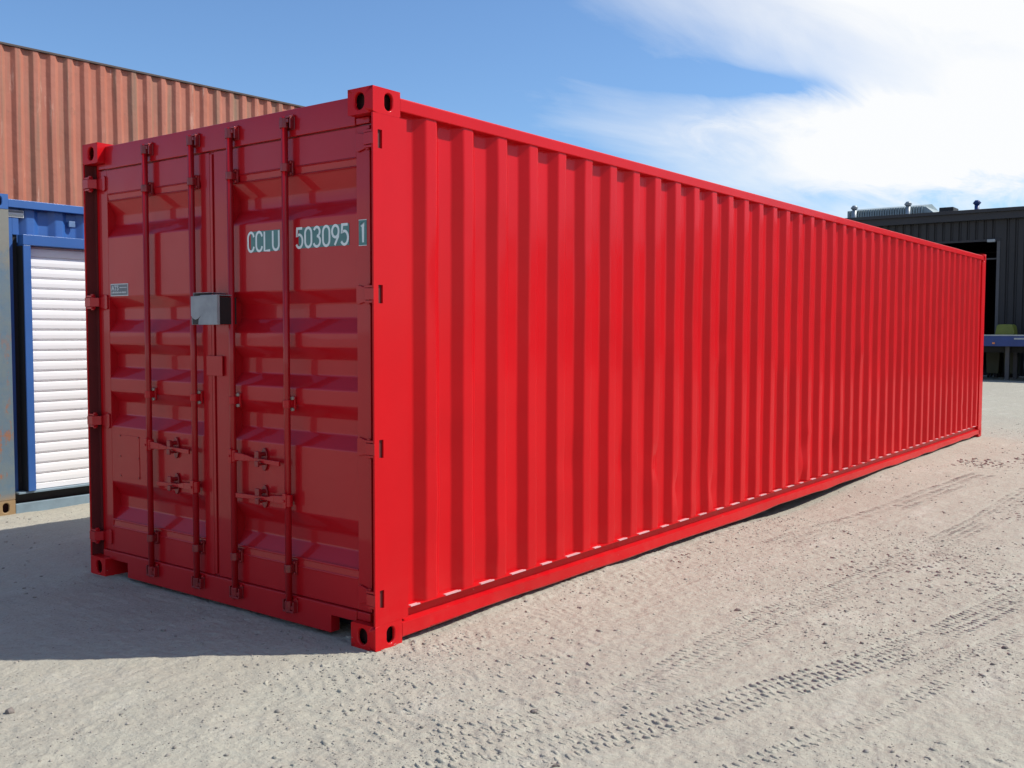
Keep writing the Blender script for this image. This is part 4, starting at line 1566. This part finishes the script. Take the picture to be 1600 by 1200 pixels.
# ------------------------------------------------------------------ pebbles and stones
def ico():
    t = (1 + 5 ** 0.5) / 2
    v = np.array([(-1, t, 0), (1, t, 0), (-1, -t, 0), (1, -t, 0), (0, -1, t), (0, 1, t), (0, -1, -t), (0, 1, -t), (t, 0, -1), (t, 0, 1), (-t, 0, -1), (-t, 0, 1)], float)
    v /= np.linalg.norm(v[0])
    f = np.array([(0, 11, 5), (0, 5, 1), (0, 1, 7), (0, 7, 10), (0, 10, 11), (1, 5, 9), (5, 11, 4), (11, 10, 2), (10, 7, 6), (7, 1, 8), (3, 9, 4), (3, 4, 2),
                  (3, 2, 6), (3, 6, 8), (3, 8, 9), (4, 9, 5), (2, 4, 11), (6, 2, 10), (8, 6, 7), (9, 8, 1)])
    return v, f


def gravel(name, n, rmin, rmax, region, mat, seed, patchy=True):
    rng = np.random.default_rng(seed)
    v, f = ico()
    x0, x1, y0, y1 = region
    X = rng.uniform(x0, x1, n * 3)
    Y = rng.uniform(y0, y1, n * 3)
    dens = vnoise(X * 1.3 + 5, Y * 1.3 + 8) + 0.5 if patchy else np.ones(n * 3)
    # more stones near the camera's foreground, none inside the containers
    keep = (rng.random(n * 3) < dens ** 2.2 * 1.6)
    inside = (X > -0.01) & (Y > -0.005) & (Y < W + 0.01)
    keep &= ~inside
    X, Y = X[keep][:n], Y[keep][:n]
    n = len(X)
    R = rmin * (rmax / rmin) ** (rng.random(n) ** 2.6)
    Z = ground_height(X[None, :], Y[None, :])[0]
    V = v[None] * (1 + 0.28 * rng.standard_normal((n, 12, 1)).clip(-1.2, 1.2)) * R[:, None, None]
    V[:, :, 2] *= rng.uniform(0.45, 0.8, n)[:, None]
    a = rng.uniform(0, 2 * np.pi, n)
    ca, sa = np.cos(a)[:, None], np.sin(a)[:, None]
    vx = V[:, :, 0] * 1.25
    vy = V[:, :, 1]
    V2 = np.stack([vx * ca - vy * sa + X[:, None], vx * sa + vy * ca + Y[:, None], V[:, :, 2] + Z[:, None] + (R * 0.12)[:, None]], -1)
    F = (f[None] + (np.arange(n) * 12)[:, None, None]).reshape(-1, 3)
    me = bpy.data.meshes.new(name)
    co = V2.reshape(-1, 3).astype(np.float32)
    me.vertices.add(len(co))
    me.vertices.foreach_set('co', co.ravel())
    me.loops.add(len(F) * 3)
    me.loops.foreach_set('vertex_index', F.ravel().astype(np.int32))
    me.polygons.add(len(F))
    me.polygons.foreach_set('loop_start', np.arange(0, len(F) * 3, 3, dtype=np.int32))
    me.polygons.foreach_set('loop_total', np.full(len(F), 3, dtype=np.int32))
    me.update()
    me.materials.append(mat)
    o = bpy.data.objects.new(name, me)
    COL.objects.link(o)
    o['label'] = 'loose gravel and grit scattered over the pale dirt yard'
    o['category'] = 'gravel'
    o['kind'] = 'stuff'
    return o


gravel('gravel', 20000, 0.0012, 0.0072, (-2.2, 4.5, -3.2, 1.4), PEBBLE, 3)
gravel('gravel', 9000, 0.0025, 0.012, (-2.5, 16, -5, 4.6), PEBBLE, 5)


def loose_stone(x, y, r, label, seed):
    v, f = ico()
    rng = np.random.default_rng(seed)
    bm = bmesh.new()
    vs = [bm.verts.new(p) for p in (v * (1 + 0.2 * rng.standard_normal((12, 1))))]
    for t_ in f:
        bm.faces.new([vs[i] for i in t_])
    bmesh.ops.subdivide_edges(bm, edges=bm.edges, cuts=1, use_grid_fill=True)
    for q in bm.verts:
        q.co += Vector(rng.standard_normal(3)) * 0.05
        q.co = Vector((q.co.x * r * 1.2, q.co.y * r, q.co.z * r * 0.7))
    o = link('stone', bm, STONE, None)
    o.location = (x, y, gz(x, y) + r * 0.25)
    o.rotation_euler = (0, 0, seed)
    o['label'] = label
    o['category'] = 'stone'
    o['group'] = 'larger stones lying on the yard'


loose_stone(-0.13, -1.00, 0.013, 'dark angular stone on open dirt in the bottom middle of the yard', 1)
loose_stone(-1.39, 0.60, 0.018, 'brownish stone near the shadow of the red container at far left', 2)
loose_stone(-0.50, -1.36, 0.012, 'small dark stone beside the tyre track at the bottom edge', 3)
loose_stone(1.67, -1.04, 0.016, 'dark stone in open dirt to the right of the red bottom rail', 4)
loose_stone(1.84, -2.30, 0.013, 'dark stone near the tyre track at lower right', 5)
